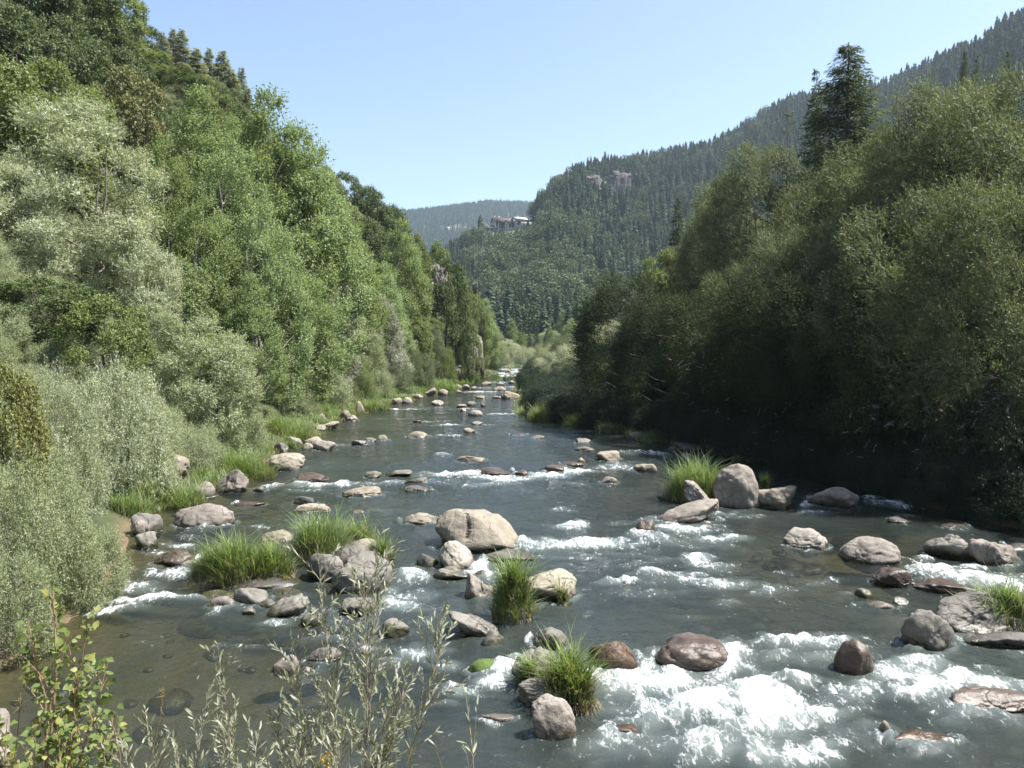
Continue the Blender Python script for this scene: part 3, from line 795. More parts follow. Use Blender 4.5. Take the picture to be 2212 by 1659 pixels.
# ------------------------------------------------------------------ river
# white water: photo centre u, v, half width, half height, strength
FOAM = [
 # bottom right cascade
 (1420, 1472, 125, 34, 1.0), (1350, 1470, 60, 30, .85), (1500, 1530, 190, 60, .72), (1680, 1545, 120, 48, 1.0), (1640, 1500, 70, 30, .9), (1570, 1425, 60, 40, .9), (1730, 1385, 95, 16, .8), (1690, 1420, 60, 35, .45),
 (1690, 1610, 120, 45, .85), (1500, 1610, 140, 45, .6), (1310, 1615, 80, 40, .55), (1950, 1450, 95, 24, 1.0), (2040, 1475, 110, 24, 1.0), (2140, 1480, 90, 16, .9), (2120, 1520, 120, 25, .6), (1990, 1500, 90, 20, .8), (2080, 1445, 80, 12, .5),
 (1830, 1490, 60, 30, .75), (1790, 1395, 30, 12, .6), (2040, 1555, 60, 30, .4), (1740, 1470, 40, 20, .7), (1640, 1440, 25, 30, .6), (1440, 1420, 40, 15, .5), (1880, 1585, 60, 20, .4),
 # chute right of the big block
 (1200, 1176, 70, 13, 1.0), (1300, 1178, 75, 10, 1.0), (1260, 1205, 110, 20, .5), (1225, 1131, 36, 9, .95), (1330, 1130, 45, 7, .5), (1385, 1160, 30, 12, .8), (1375, 1180, 50, 12, .7), (1470, 1143, 75, 9, 1.0), (1550, 1158, 60, 8, .9), (1420, 1125, 50, 8, .6),
 (1508, 1212, 30, 14, .95), (1545, 1225, 40, 16, .6), (1460, 1248, 85, 8, .85), (1560, 1264, 100, 10, .8), (1640, 1275, 70, 14, .6), (1690, 1240, 40, 10, .4), (1345, 1266, 40, 5, .8), (1600, 1300, 80, 14, .45), (1420, 1220, 90, 12, .4),
 (1380, 1290, 60, 8, .4), (1500, 1330, 90, 8, .35),
 (1300, 1215, 190, 34, .42), (1480, 1260, 170, 34, .42), (1600, 1300, 120, 30, .36), (1420, 1175, 130, 14, .5), (1180, 1200, 60, 20, .4), (1560, 1500, 260, 90, .5), (1650, 1600, 260, 60, .5), (1990, 1465, 160, 40, .55), (1800, 1420, 120, 30, .5), (2080, 1250, 130, 26, .55), (900, 1290, 70, 60, .42), (1080, 1460, 60, 40, .45), (700, 1340, 110, 30, .38),
 # upper riffle across the river
 (1000, 1026, 75, 5, 1.0), (1090, 1033, 70, 6, .95), (1180, 1027, 60, 6, 1.0), (1240, 1019, 45, 6, .95), (1070, 1048, 70, 8, .55), (1320, 1006, 50, 6, .85), (1370, 1016, 35, 5, .8), (925, 1022, 40, 6, .6), (960, 1042, 60, 8, .4),
 (1240, 1046, 40, 6, .5), (1210, 1098, 35, 5, .6), (1390, 980, 60, 4, .6), (1340, 998, 40, 3, .5), (1450, 985, 40, 4, .4),
 (720, 1047, 60, 4, .95), (670, 1052, 40, 4, .7), (600, 1050, 40, 4, .7), (560, 1057, 40, 4, .55), (800, 1044, 50, 4, .5), (860, 1040, 40, 5, .5), (660, 1062, 60, 4, .4),
 # left chute and pool
 (360, 1240, 50, 12, .85), (300, 1300, 100, 7, 1.0), (390, 1298, 50, 5, .95), (250, 1320, 50, 8, .9), (300, 1270, 70, 16, .7), (375, 1172, 35, 8, .85), (340, 1190, 40, 6, .7), (250, 1225, 50, 14, .5), (330, 1215, 30, 8, .5), (415, 1205, 15, 10, .7), (400, 1160, 30, 8, .5),
 (690, 1140, 30, 5, .6), (560, 1140, 30, 4, .6), (600, 1128, 50, 4, .4),
 # among the centre boulders
 (890, 1245, 45, 26, .85), (870, 1298, 55, 16, .95), (840, 1275, 30, 20, .7), (930, 1290, 40, 14, .5), (1048, 1226, 26, 22, 1.0), (980, 1262, 30, 8, .4), (640, 1322, 40, 14, .7), (600, 1347, 50, 8, .65), (720, 1318, 40, 12, .6), (780, 1345, 40, 18, .6),
 (690, 1385, 50, 14, .5), (780, 1390, 60, 24, .6), (885, 1415, 40, 18, .85), (920, 1405, 50, 12, .6), (960, 1440, 50, 14, .6), (1075, 1450, 32, 20, .9), (1050, 1478, 40, 12, .85), (1000, 1500, 60, 10, .6), (960, 1522, 40, 8, .4), (1100, 1420, 30, 14, .7), (1170, 1425, 30, 12, .6), (1215, 1440, 30, 16, .6),
 (820, 1440, 60, 16, .4), (560, 1400, 40, 10, .35), (500, 1395, 50, 8, .35),
 # right side rapids
 (2010, 1230, 55, 10, 1.0), (2080, 1245, 80, 12, 1.0), (2150, 1255, 80, 14, .95), (2100, 1225, 60, 8, .8), (2060, 1268, 60, 8, .7), (2200, 1270, 50, 20, .8), (1985, 1210, 25, 6, .7), (2180, 1290, 30, 14, .6), (1930, 1085, 60, 9, 1.0), (1880, 1076, 30, 9, .8), (1960, 1094, 40, 7, .8),
 (1770, 1107, 40, 5, .7), (1740, 1085, 14, 12, .8), (1590, 1112, 35, 6, .6), (1620, 1120, 40, 5, .6), (1560, 1113, 30, 5, .5), (1700, 1175, 14, 10, .6), (1830, 1290, 30, 8, .4), (1880, 1318, 40, 8, .3), (1760, 1260, 60, 12, .5), (2085, 1350, 40, 10, .5), (2120, 1385, 40, 10, .5), (1960, 1375, 30, 20, .4),
 (2090, 1130, 40, 6, .4), (1960, 1120, 50, 5, .4),
 # far rapids and thin streaks
 (1100, 812, 30, 2.6, 1.0), (1085, 807, 30, 3, .8), (1118, 803, 22, 2, .9), (1095, 798, 40, 2, .8), (1110, 791, 30, 1.5, .8), (1060, 802, 14, 2, .7), (1040, 847, 60, 1.2, .8), (1040, 838, 30, 1.2, .6), (1110, 836, 30, 1.5, .7), (1080, 826, 40, 1.3, .6),
 (870, 884, 60, 1.5, .7), (940, 880, 50, 1.2, .5), (860, 905, 60, 1.5, .5), (1010, 884, 50, 1.2, .6), (1090, 895, 40, 1.5, .6), (960, 893, 30, 1.2, .5), (940, 910, 40, 1.5, .6), (980, 919, 60, 1.5, .6), (1060, 917, 30, 1.5, .5), (965, 942, 35, 2, .7), (1120, 948, 40, 2, .35),
 (735, 963, 22, 3, .6), (905, 947, 50, 2, .4), (820, 1105, 60, 6, .3), (960, 985, 30, 3, .5), (1190, 1048, 40, 6, .3), (1150, 1060, 90, 12, .25)]

def build_water():
    ys = [8.0]
    while ys[-1] < 235: ys.append(ys[-1] + 0.05 + 0.0042 * (ys[-1] - 6))
    ys = np.array(ys)
    nx = 330
    s = np.linspace(0, 1, nx)
    xl, xr = x_left(ys) - 1.2, x_right(ys) + 1.2
    xr = np.minimum(xr, 0.70 * ys + 6); xl = np.maximum(xl, -0.72 * ys - 4)
    X = xl[:, None] + (xr - xl)[:, None] * s[None]
    Y = np.repeat(ys[:, None], nx, 1)
    # wander of the foam edges
    wx = X + 0.5 * n2(X, Y, 0.55, 3, 1.0) * np.clip(Y / 25, .5, 1.4); wy = Y + 0.6 * n2(X, Y, 0.45, 3, 8.0) * np.clip(Y / 25, .5, 1.4)
    foam = np.zeros_like(X)
    for (u, v, ru, rv, k) in FOAM:
        c = pix_water(u, v); e = pix_water(u + ru, v); n = pix_water(u, v - rv); f = pix_water(u, v + rv)
        rx = e[0] - c[0]; ry = max((n[1] - f[1]) / 2, 0.12)
        band = np.where((ys > c[1] - 3.2 * ry - 2) & (ys < c[1] + 3.2 * ry + 2))[0]
        if not len(band): continue
        q = slice(band[0], band[-1] + 1)
        slope = c[0] / c[1]
        d2 = ((wx[q] - c[0] - (wy[q] - c[1]) * slope) / rx) ** 2 + ((wy[q] - c[1]) / ry) ** 2
        foam[q] = np.maximum(foam[q], k * np.exp(-0.5 * d2 * 1.15))
    foam = np.maximum(foam, np.clip(0.34 * n2(X, Y * .7, 0.5, 3, 41.0) + .02, 0, .3) * np.clip(1.5 - Y / 60, 0.25, 1))
    collar = np.zeros_like(X)
    for (bx, by, ba, bb) in BOULDERS_POS:
        if by > 75 or by < 10: continue
        band = np.where((ys > by - bb * 1.6 - 2.0) & (ys < by + bb * 1.6 + 0.6))[0]
        if not len(band): continue
        q = slice(band[0], band[-1] + 1)
        dx, dy = (X[q] - bx) / (ba + .05), (Y[q] - by) / (bb + .05)
        d = np.hypot(dx, dy)
        near_f = foam[q].max(initial=0)
        ring = np.exp(-((d - 1.0) / (0.10 + 0.10 / (ba + .2))) ** 2)
        collar[q] = np.maximum(collar[q], ring)
        tail = np.exp(-(dx / 0.75) ** 2) * np.exp(-np.clip(-(Y[q] - by) / 1.0 - bb, 0, 9) ** 1.2) * (Y[q] < by - 0.6 * bb)
        wet = 0.30 + 0.35 * _hash(np.array([int(bx * 50)]), np.array([int(by * 50)]), np.array([3]))[0]
        foam[q] = np.maximum(foam[q], wet * np.maximum(ring * 0.9 * (dy < 0.6), 0.75 * tail))
    crest = n2(X, Y * 1.3, 2.4, 3, 13.0) + 0.8 * n2(X, Y, 0.8, 3, 11.0)
    foam = np.clip(foam + 0.36 * np.clip(foam * 1.5, 0, 1) * crest, 0, 1.15)
    din = np.minimum(X - x_left(Y), x_right(Y) - X)
    depth = np.clip(water_z(Y) - ground_z(X, Y), 0, 2)
    rough = np.clip(foam * 1.25, 0, 1)
    Z = water_z(Y)
    calm = sm(din / 1.5)
    near = 1 - 0.55 * sm((Y - 30) / 40)
    Z = Z + 0.035 * collar
    Z = Z + calm * near * (0.035 * n2(X, Y * 0.8, 1.3, 3, 2.2) + 0.05 * n2(X, Y * 0.7, 0.45, 2, 6.0))
    Z = Z + rough * calm * (0.08 + 0.24 * n2(X, Y, 0.8, 3, 11.0) + 0.16 * n2(X, Y * 1.3, 2.4, 3, 13.0)) * np.clip(near, .4, 1)
    # brown shallows on the near left pool, teal and cloudy in the fast water
    u = 1106 + F * X / Y
    shallow = np.exp(-0.5 * (((X + 5.5) / 3.2) ** 2 + ((Y - 16.8) / 3.0) ** 2)) + 0.8 * np.exp(-0.5 * (((X - 11.5) / 3.0) ** 2 + ((Y - 24.5) / 3.6) ** 2)) + .5 * np.exp(-0.5 * (((X + 11) / 2.5) ** 2 + ((Y - 31) / 4) ** 2))
    turb = np.clip(0.28 + 0.42 * sm(depth / 0.75) + 0.35 * n2(X, Y, 0.2, 3, 21.0) - 0.42 * shallow, 0.02, 0.9)
    turb = np.clip(turb + 0.6 * np.clip(rough - .2, 0, 1), 0, 0.97)
    turb = np.where(din < 1.2, turb * np.clip(0.25 + din / 1.6, 0.1, 1), turb)
    nr = len(ys)
    V = np.stack([X, Y, Z], -1).reshape(-1, 3)
    i = np.arange(nr - 1)[:, None] * nx; j = np.arange(nx - 1)[None]
    Fq = np.stack([i + j, i + j + 1, i + nx + j + 1, i + nx + j], -1).reshape(-1, 4)
    me = mesh_np('river', V, [Fq], [M['water']], True, {'foam': foam.ravel(), 'turb': turb.ravel()})
    tag(link('river', me), kind='structure')
build_water()

# stones lying on the bed, seen through the water
def bed_stones():
    S = Soup(); r = np.random.default_rng(5)
    n, Fc = ico(2)
    for k in range(650):
        y = 11 + 50 * r.random() ** 1.7
        x = r.uniform(max(x_left(y), -.68 * y) + .5, min(x_right(y), .68 * y) - .5)
        if np.hypot(*(np.array([x, y]) - 0)) < 11: continue
        s = 0.12 + 0.65 * r.random() ** 3
        P = n * (1 + 0.18 * fbm(n * 1.5 + k, 2))[:, None] * np.array([s, s * r.uniform(.6, 1), s * r.uniform(.35, .55)])
        a = r.uniform(0, 6.28); c, q = math.cos(a), math.sin(a)
        P = P @ np.array([[c, q, 0], [-q, c, 0], [0, 0, 1]])
        z = min(gz(x, y) + s * 0.12, float(water_z(y)) - 0.07 - s * 0.4)
        S.add(P + np.array([x, y, z]), Fc)
    tag(link('riverbed_stones', S.mesh('riverbed_stones', [M['bedstone']], True)), kind='stuff')
M['bedstone'] = rock_mat('sunken red-brown stone', (0.10, 0.07, 0.035), (0.17, 0.105, 0.05), (0.23, 0.165, 0.10), wetshade=-5.0)
bed_stones()
# ------------------------------------------------------------------ trees
def leaf_soup(P, A, L, W, rng, lv=None, face=None, fw=1.0):
    n = len(P)
    rnd = rng.normal(size=(n, 3))
    if face is not None: rnd = rnd * 0.45 + face * fw
    S = unit(np.cross(A, unit(rnd)))
    N = np.cross(S, A)
    L = np.broadcast_to(L, (n,))[:, None]; W = np.broadcast_to(W, (n,))[:, None]
    mid = P + A * L * 0.45 + N * L * 0.06
    V = np.stack([P, mid + S * W / 2, P + A * L, mid - S * W / 2], 1).reshape(-1, 3)
    Fq = np.arange(4 * n).reshape(n, 4)
    lv = rng.random(n) if lv is None else lv
    return V, Fq, np.repeat(lv, 4)

def rand_dirs(rng, n, up=0.0):
    d = rng.normal(size=(n, 3)); d[:, 2] += up
    return unit(d)

def crown_arrays(seed, H, R, env, nlobes=26, ntwigs=2600, per=12, leaf=(0.17, 0.06), twig=0.9, up=0.3, wind=(0, 0, 0), lobe_r=(0.24, 0.4),
                 t0=0.12, shell=0.72, squash=0.85, outer=0.75, spread=0.5, lvnoise=0.6):
    """leafy twigs set on lobes inside an envelope: env(t) is the relative radius at height fraction t"""
    rng = np.random.default_rng(seed)
    t = t0 + (1 - t0) * (np.arange(nlobes) + rng.random(nlobes)) / nlobes * 0.93
    ang = np.arange(nlobes) * 2.39996 + rng.uniform(-.5, .5, nlobes)
    e = np.array([env(x) for x in t])
    rl = R * rng.uniform(lobe_r[0], lobe_r[1], nlobes) * (0.45 + 0.55 * e)
    rad = np.maximum(R * e - rl, 0) * (outer + (1 - outer) * rng.random(nlobes))
    C = np.stack([rad * np.cos(ang), rad * np.sin(ang), t * H - 0.25 * rl], 1)
    C[:, 2] = np.minimum(C[:, 2], H - rl * 0.85)
    C[-1, :2] *= 0.2; C[-1, 2] = H - rl[-1] * 0.9
    w = rl ** 2; w /= w.sum()
    li = rng.choice(nlobes, ntwigs, p=w)
    d = rand_dirs(rng, ntwigs)
    outv = C[li] - np.array([0, 0, 0.45 * H]); outv = unit(outv)
    flip = (np.sum(d * outv, 1) < -0.25)
    d[flip] = d[flip] - 2 * np.sum(d[flip] * outv[flip], 1)[:, None] * outv[flip]
    rr = rl[li] * (shell + (1 - shell) * rng.random(ntwigs) ** 0.6) * (1 + 0.22 * fbm(np.concatenate([d * 2.2 + li[:, None] * 5.1], 1), 2))
    P = C[li] + d * rr[:, None] * np.array([1, 1, squash])
    A = unit(d * 0.75 + np.array([0, 0, up]) + rng.normal(size=(ntwigs, 3)) * 0.38 + np.array(wind))
    P = P - A * twig * 0.35
    s = (np.arange(per) + 0.5) / per
    tl = twig * rng.uniform(0.6, 1.35, ntwigs)
    LP = P[:, None] + A[:, None] * (tl[:, None] * s[None])[..., None]
    LP = LP + np.array(wind) * (tl[:, None] * s[None] ** 2)[..., None] * 0.3
    LA = unit(A[:, None] * (1 - spread) + rng.normal(size=(ntwigs, per, 3)) * spread + np.array(wind) * 0.3)
    n = ntwigs * per
    sz = rng.uniform(0.7, 1.25, n)
    base = rng.random(ntwigs)
    lv = np.clip(np.repeat(base, per) * lvnoise + rng.random(n) * (1 - lvnoise), 0, 0.999)
    face = np.repeat(unit(d + np.array([0, 0, 0.55])), per, 0)
    V, Fq, lv = leaf_soup(LP.reshape(-1, 3), LA.reshape(-1, 3), leaf[0] * sz, leaf[1] * sz, rng, lv, face)
    return V, Fq, lv, C, rl

def trunk_soup(seed, H, C, r0, bend=0.5, limb=0.35, sides=6, stems=1, top=0.82, base_spread=0.6):
    rng = np.random.default_rng(seed + 900)
    S = Soup(); lines = []
    for k in range(stems):
        a = rng.uniform(0, 6.28); off = np.array([math.cos(a), math.sin(a), 0]) * (base_spread if stems > 1 else 0)
        n = 9; t = np.linspace(0, 1, n)
        wob = np.cumsum(rng.normal(size=(n, 2)) * bend * H / 60, 0)
        pts = np.stack([off[0] * (1 + 2.2 * t) + wob[:, 0], off[1] * (1 + 2.2 * t) + wob[:, 1], t * H * top * rng.uniform(.85, 1) - 0.5 * (t == 0)], 1)
        r = r0 * (1 - 0.88 * t) / math.sqrt(stems)
        S.tube(pts, r, sides); lines.append((pts, r))
    for c in C:
        pts, r = lines[rng.integers(len(lines))]
        k = np.searchsorted(pts[:, 2], max(0.2, c[2] - limb * np.hypot(c[0], c[1]) - 0.08 * H))
        k = min(max(k, 1), len(pts) - 2)
        p0 = pts[k]; m = (p0 + c) / 2 + np.array([0, 0, 0.06 * H]) * rng.uniform(-.3, 1)
        q = np.linspace(0, 1, 6)[:, None]
        line = (1 - q) ** 2 * p0 + 2 * q * (1 - q) * m + q ** 2 * c + rng.normal(size=(6, 3)) * 0.012 * H * q
        S.tube(line, np.linspace(min(r[k] * 0.6, r0 * .4), 0.018, 6), 5)
    return S

PROTO = {}
def make_proto(key, crown, trunk, H, R, bark):
    PROTO[key] = dict(crown=crown, trunk=trunk, H=H, R=R, bark=bark)

def round_env(lo=0.35, peak=0.45, topw=0.25):
    def f(t):
        if t < peak: return lo + (1 - lo) * math.sin(math.pi / 2 * t / peak)
        q = (t - peak) / (1 - peak)
        return topw + (1 - topw) * math.sqrt(max(0, 1 - q * q))
    return f
def cone_env(lo=0.5, peak=0.25, topw=0.08, pw=0.8):
    def f(t):
        if t < peak: return lo + (1 - lo) * t / peak
        return topw + (1 - topw) * (1 - (t - peak) / (1 - peak)) ** pw
    return f

def leafy(key, seed, H, R, env, mats, bark, r0=0.25, stems=1, limb=0.35, bend=0.5, **kw):
    V, Fq, lv, C, rl = crown_arrays(seed, H, R, env, **kw)
    crown = mesh_np(key + '_crown', V, [Fq], [mats], False, {'lv': lv})
    S = trunk_soup(seed, H, C, r0, bend, limb, stems=stems)
    trunk = S.mesh(key + '_trunk', [bark], True)
    make_proto(key, crown, trunk, H, R, bark)

leafy('willow', 11, 15, 5.6, round_env(0.55, 0.3, 0.12), M['silver'], M['bark'], 0.26, 2, nlobes=26, ntwigs=5200, per=12, leaf=(0.22, 0.07), twig=1.0, up=0.55, t0=0.06, lobe_r=(.2, .33), outer=.85)
leafy('willow2', 12, 13, 5.2, round_env(0.5, 0.4, 0.2), M['silver'], M['bark'], 0.22, 3, nlobes=22, ntwigs=4600, per=12, leaf=(0.21, 0.068), twig=1.0, up=0.5, t0=0.06, lobe_r=(.2, .34), outer=.85)
leafy('shrub', 13, 5.0, 3.6, round_env(0.85, 0.2, 0.25), M['greywillow'], M['bark'], 0.10, 7, nlobes=20, ntwigs=4000, per=11, leaf=(0.13, 0.038), twig=0.8, up=0.45, t0=0.03, lobe_r=(.2, .34), outer=.85)
leafy('shrub2', 14, 4.6, 3.6, round_env(0.9, 0.15, 0.2), M['greywillow'], M['bark'], 0.10, 7, nlobes=18, ntwigs=3600, per=11, leaf=(0.14, 0.042), twig=0.75, up=0.4, t0=0.03, lobe_r=(.2, .36), outer=.85)
leafy('poplar', 15, 18, 4.6, cone_env(0.6, 0.3, 0.12, 0.75), M['poplar'], M['palebark'], 0.3, 1, limb=0.9, nlobes=34, ntwigs=5600, per=9, leaf=(0.155, 0.11), twig=1.05, up=0.85, t0=0.08, lobe_r=(.17, .3), squash=1.25, outer=.8, spread=.6)
leafy('poplar2', 16, 17, 5.0, cone_env(0.7, 0.4, 0.15, 0.65), M['poplar'], M['palebark'], 0.3, 2, limb=0.9, nlobes=34, ntwigs=5600, per=9, leaf=(0.155, 0.11), twig=1.0, up=0.8, t0=0.08, lobe_r=(.17, .3), squash=1.2, outer=.8, spread=.6)
leafy('oak', 17, 13, 5.4, round_env(0.5, 0.5, 0.35), M['oak'], M['darkbark'], 0.3, 1, nlobes=24, ntwigs=3600, per=9, leaf=(0.24, 0.15), twig=0.8, up=0.15, t0=0.12, lobe_r=(.2, .36), outer=.82, spread=.7)
leafy('oak2', 18, 12, 5.0, round_env(0.6, 0.45, 0.3), M['oak'], M['darkbark'], 0.3, 2, nlobes=22, ntwigs=3300, per=9, leaf=(0.24, 0.15), twig=0.8, up=0.2, t0=0.08, lobe_r=(.2, .38), outer=.82, spread=.7)
leafy('windwillow', 19, 12, 6.0, round_env(0.45, 0.55, 0.3), M['olive'], M['darkbark'], 0.3, 3, nlobes=40, ntwigs=6600, per=10, leaf=(0.18, 0.056), twig=0.9, up=0.12, wind=(-0.45, -0.1, 0.1), t0=0.22, lobe_r=(.15, .27), outer=.93, shell=.82)
leafy('windwillow2', 20, 11, 5.6, round_env(0.5, 0.5, 0.25), M['olive'], M['darkbark'], 0.28, 3, nlobes=34, ntwigs=6000, per=10, leaf=(0.18, 0.056), twig=0.85, up=0.15, wind=(-0.4, 0.1, 0.1), t0=0.18, lobe_r=(.16, .29), outer=.93, shell=.82)
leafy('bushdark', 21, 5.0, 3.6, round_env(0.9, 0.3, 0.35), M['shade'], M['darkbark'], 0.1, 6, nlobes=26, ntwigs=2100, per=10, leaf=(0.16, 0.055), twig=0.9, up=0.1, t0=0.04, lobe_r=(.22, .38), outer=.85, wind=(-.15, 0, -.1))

def conifer_arrays(seed, H, R, whorls=34, nb=7, droop=0.25, per=46, leaf=(0.30, 0.055), t0=0.1, hang=0.0, pw=0.9, gap=0.0, curl=0.25):
    rng = np.random.default_rng(seed)
    LP, LA, S = [], [], Soup()
    S.tube(np.stack([0.06 * np.sin(np.linspace(0, 5, 12)), 0.06 * np.cos(np.linspace(0, 4, 12)), np.linspace(-0.5, H, 12)], 1), np.linspace(0.021 * H * .62, 0.02, 12), 7)
    for i in range(whorls):
        t = t0 + (1 - t0) * (i + rng.random()) / whorls
        if rng.random() < gap: continue
        z = t * H
        for b in range(nb):
            a = rng.uniform(0, 6.283)
            L = R * (1 - t) ** pw * rng.uniform(0.7, 1.1) * min(1, 0.5 + (t - t0) / 0.12) + 0.25
            q = np.linspace(0, 1, 7)
            x = L * q; dz = -droop * L * q + curl * L * q ** 2.5
            line = np.stack([x * math.cos(a), x * math.sin(a), z + dz], 1)
            S.tube(line, np.linspace(0.012 * L + .012, 0.006, 7), 4)
            n = max(6, int(per * L / R))
            s = rng.random(n) ** 0.75
            P = np.stack([np.interp(s, q, line[:, j]) for j in range(3)], 1)
            side = np.array([-math.sin(a), math.cos(a), 0.0])
            lat = rng.normal(size=n) * 0.16 * L * (1.05 - s)
            P = P + side * lat[:, None] + np.array([0, 0, -1.0]) * (rng.random(n) * hang * (0.4 + L * 0.14))[:, None]
            A = np.array([math.cos(a), math.sin(a), 0.0]) * 0.7 + side * np.sign(lat)[:, None] * 0.5 + rng.normal(size=(n, 3)) * 0.3 + np.array([0, 0, -hang * 0.8 + 0.1])
            LP.append(P); LA.append(unit(A))
    LP = np.concatenate(LP); LA = np.concatenate(LA)
    sz = rng.uniform(.7, 1.3, len(LP))
    face = unit(LP * np.array([1, 1, 0]) + np.array([0, 0, 1.0]))
    V, Fq, lv = leaf_soup(LP, LA, leaf[0] * sz, leaf[1] * sz, rng, None, face, .8)
    return V, Fq, lv, S

def coniferous(key, seed, H, R, mat, bark, **kw):
    V, Fq, lv, S = conifer_arrays(seed, H, R, **kw)
    make_proto(key, mesh_np(key + '_crown', V, [Fq], [mat], False, {'lv': lv}), S.mesh(key + '_trunk', [bark], True), H, R, bark)

coniferous('larch', 31, 22, 5.0, M['larch'], M['bark'], whorls=62, nb=8, droop=0.14, per=130, leaf=(0.36, 0.066), hang=0.75, t0=0.06, pw=0.74, curl=.30)
coniferous('spruce', 32, 20, 3.4, M['spruce'], M['darkbark'], whorls=46, nb=8, droop=0.35, per=50, leaf=(0.42, 0.10), hang=0.3, t0=0.05)
coniferous('pine', 33, 20, 2.8, M['larch'], M['pinebark'], whorls=26, nb=5, droop=0.1, per=34, leaf=(0.34, 0.06), hang=0.25, t0=0.22, pw=.5, gap=.2)
coniferous('firgrey', 34, 18, 3.2, M['greyfir'], M['bark'], whorls=60, nb=8, droop=0.15, per=60, leaf=(0.42, 0.10), hang=0.3, t0=0.05)

# low trees for the mountain: a cone of ragged boughs, a cloud of leaf clumps
def far_conifer(seed, H, R, nb=240):
    rng = np.random.default_rng(seed)
    t = rng.random(nb) ** 1.25
    a = rng.uniform(0, 6.283, nb); L = R * (1 - t) ** 0.62 * rng.uniform(.6, 1.15, nb) + 0.3
    d = np.stack([np.cos(a), np.sin(a), np.full(nb, -0.75)], 1); d = unit(d)
    P0 = np.stack([0 * t, 0 * t, H * (0.06 + 0.92 * t) + 0.3 * L], 1)
    side = np.stack([-np.sin(a), np.cos(a), 0 * a], 1) * (0.30 * L + .22)[:, None]
    mid = P0 + d * (L * .6)[:, None]; tip = P0 + d * L[:, None]
    V = np.stack([P0, mid + side, tip, mid - side], 1)
    V[:, 1, 2] -= 0.12 * L; V[:, 3, 2] -= 0.12 * L
    top = np.array([[[-.5, 0, H - 2.0], [0, 0, H + .3], [.5, 0, H - 2.0], [0, .4, H - 2.0]]])
    V = np.concatenate([V, top]).reshape(-1, 3)
    Fq = np.arange(len(V)).reshape(-1, 4)
    lv = np.repeat(rng.random(nb + 1), 4)
    S = tube_arrays(np.array([[0, 0, -1.0], [0, 0, H * .5], [0, 0, H - 1]]), np.array([.35, .22, .05]), 5)
    n0 = len(V)
    me = mesh_np('conifer', np.concatenate([V, S[0]]), [Fq, S[1] + n0], [M['farfir'], M['darkbark']], False, {'lv': np.concatenate([lv, np.zeros(len(S[0]))])},
                 np.concatenate([np.zeros(len(Fq)), np.ones(len(S[1]))]))
    return me

def far_broadleaf(seed, H, R, n=420, size=0.95):
    rng = np.random.default_rng(seed)
    nl = 12
    C = rand_dirs(rng, nl) * np.array([R * .55, R * .55, H * .26]) + np.array([0, 0, H * .6]); rl = rng.uniform(.32, .5, nl) * R
    li = rng.integers(nl, size=n); d = rand_dirs(rng, n, 0.5)
    P = C[li] + d * (rl[li] * (0.7 + 0.3 * rng.random(n)))[:, None]
    A = unit(d * .5 + rng.normal(size=(n, 3)) * .6)
    V, Fq, lv = leaf_soup(P, A, size * rng.uniform(.7, 1.3, n), size * .8, rng, None, unit(d + np.array([0, 0, .6])))
    S = tube_arrays(np.array([[0, 0, -1.0], [0, 0, H * .4], [0.2, 0, H * .75]]), np.array([.4, .3, .08]), 5)
    n0 = len(V)
    return mesh_np('broadleaf_tree', np.concatenate([V, S[0]]), [Fq, S[1] + n0], [M['farleaf'], M['darkbark']], False, {'lv': np.concatenate([lv, np.zeros(len(S[0]))])},
                   np.concatenate([np.zeros(len(Fq)), np.ones(len(S[1]))]))

TREES = []      # x, y, radius
def put_tree(key, x, y, h, w, name, label, cat='tree', group=None, mat=None, rz=None, sink=0.15, z=None):
    p = PROTO[key]
    sz = h / p['H']; sxy = w / (2 * p['R'])
    sxy = min(max(sxy, 0.45 * sz), 2.2 * sz)
    zz = (gz(x, y) if z is None else z) - sink
    root = bpy.data.objects.new(name, None); COL.objects.link(root)
    root.empty_display_size = 0.5
    root.location = (x, y, zz)
    r = random.Random(int(x * 131 + y * 977))
    wind = key.startswith('wind') or key == 'bushdark'
    root.rotation_euler = (0, 0, (r.uniform(-.5, .5) if wind else r.uniform(0, 6.283)) if rz is None else rz)
    root.scale = (sxy, sxy, sz)
    tag(root, label, cat, group)
    tr = link('trunk' if cat == 'tree' else 'stem', p['trunk'], root)
    cr = link('crown' if cat == 'tree' else 'foliage', p['crown'], root)
    if mat:
        cr.material_slots[0].link = 'OBJECT'; cr.material_slots[0].material = M[mat]
    TREES.append((x, y, w / 2))
    return root

def T(key, u, vtop, D, wpx, name, label, cat='tree', group=None, mat=None, mb=None, **kw):
    """a tree whose top shows at (u, vtop) standing at distance D, at least mb behind the water's edge"""
    if mb is None:
        mb = 3.5 if cat == 'tree' else 0.55 * wpx * D / F / 2 + 0.9
    D = float(D)
    for _ in range(60):
        x = (u - 1106) / F * D
        if max(float(x_left(D)) - x, x - float(x_right(D))) >= mb or D > 160: break
        D += 0.5
    if key.startswith('windwillow') and D > 40: vtop += 34
    p = pix_at(u, vtop, D)
    g = gz(p[0], D)
    g = max(g, float(water_z(D)) + 0.1) if D < 230 else g
    h = max(p[2] - g + 0.15, 1.2)
    if key.startswith('windwillow') and D < 70: wpx = max(wpx, 0.74 * h * F / D)
    if key.startswith('poplar'): wpx = max(wpx, 0.56 * h * F / D)
    return put_tree(key, p[0], D, h, wpx * D / F, name, label, cat, group, mat, z=g, **kw)

LB, RB, MID = 'trees on the left slope', 'trees on the right bank', 'willows on the valley floor'
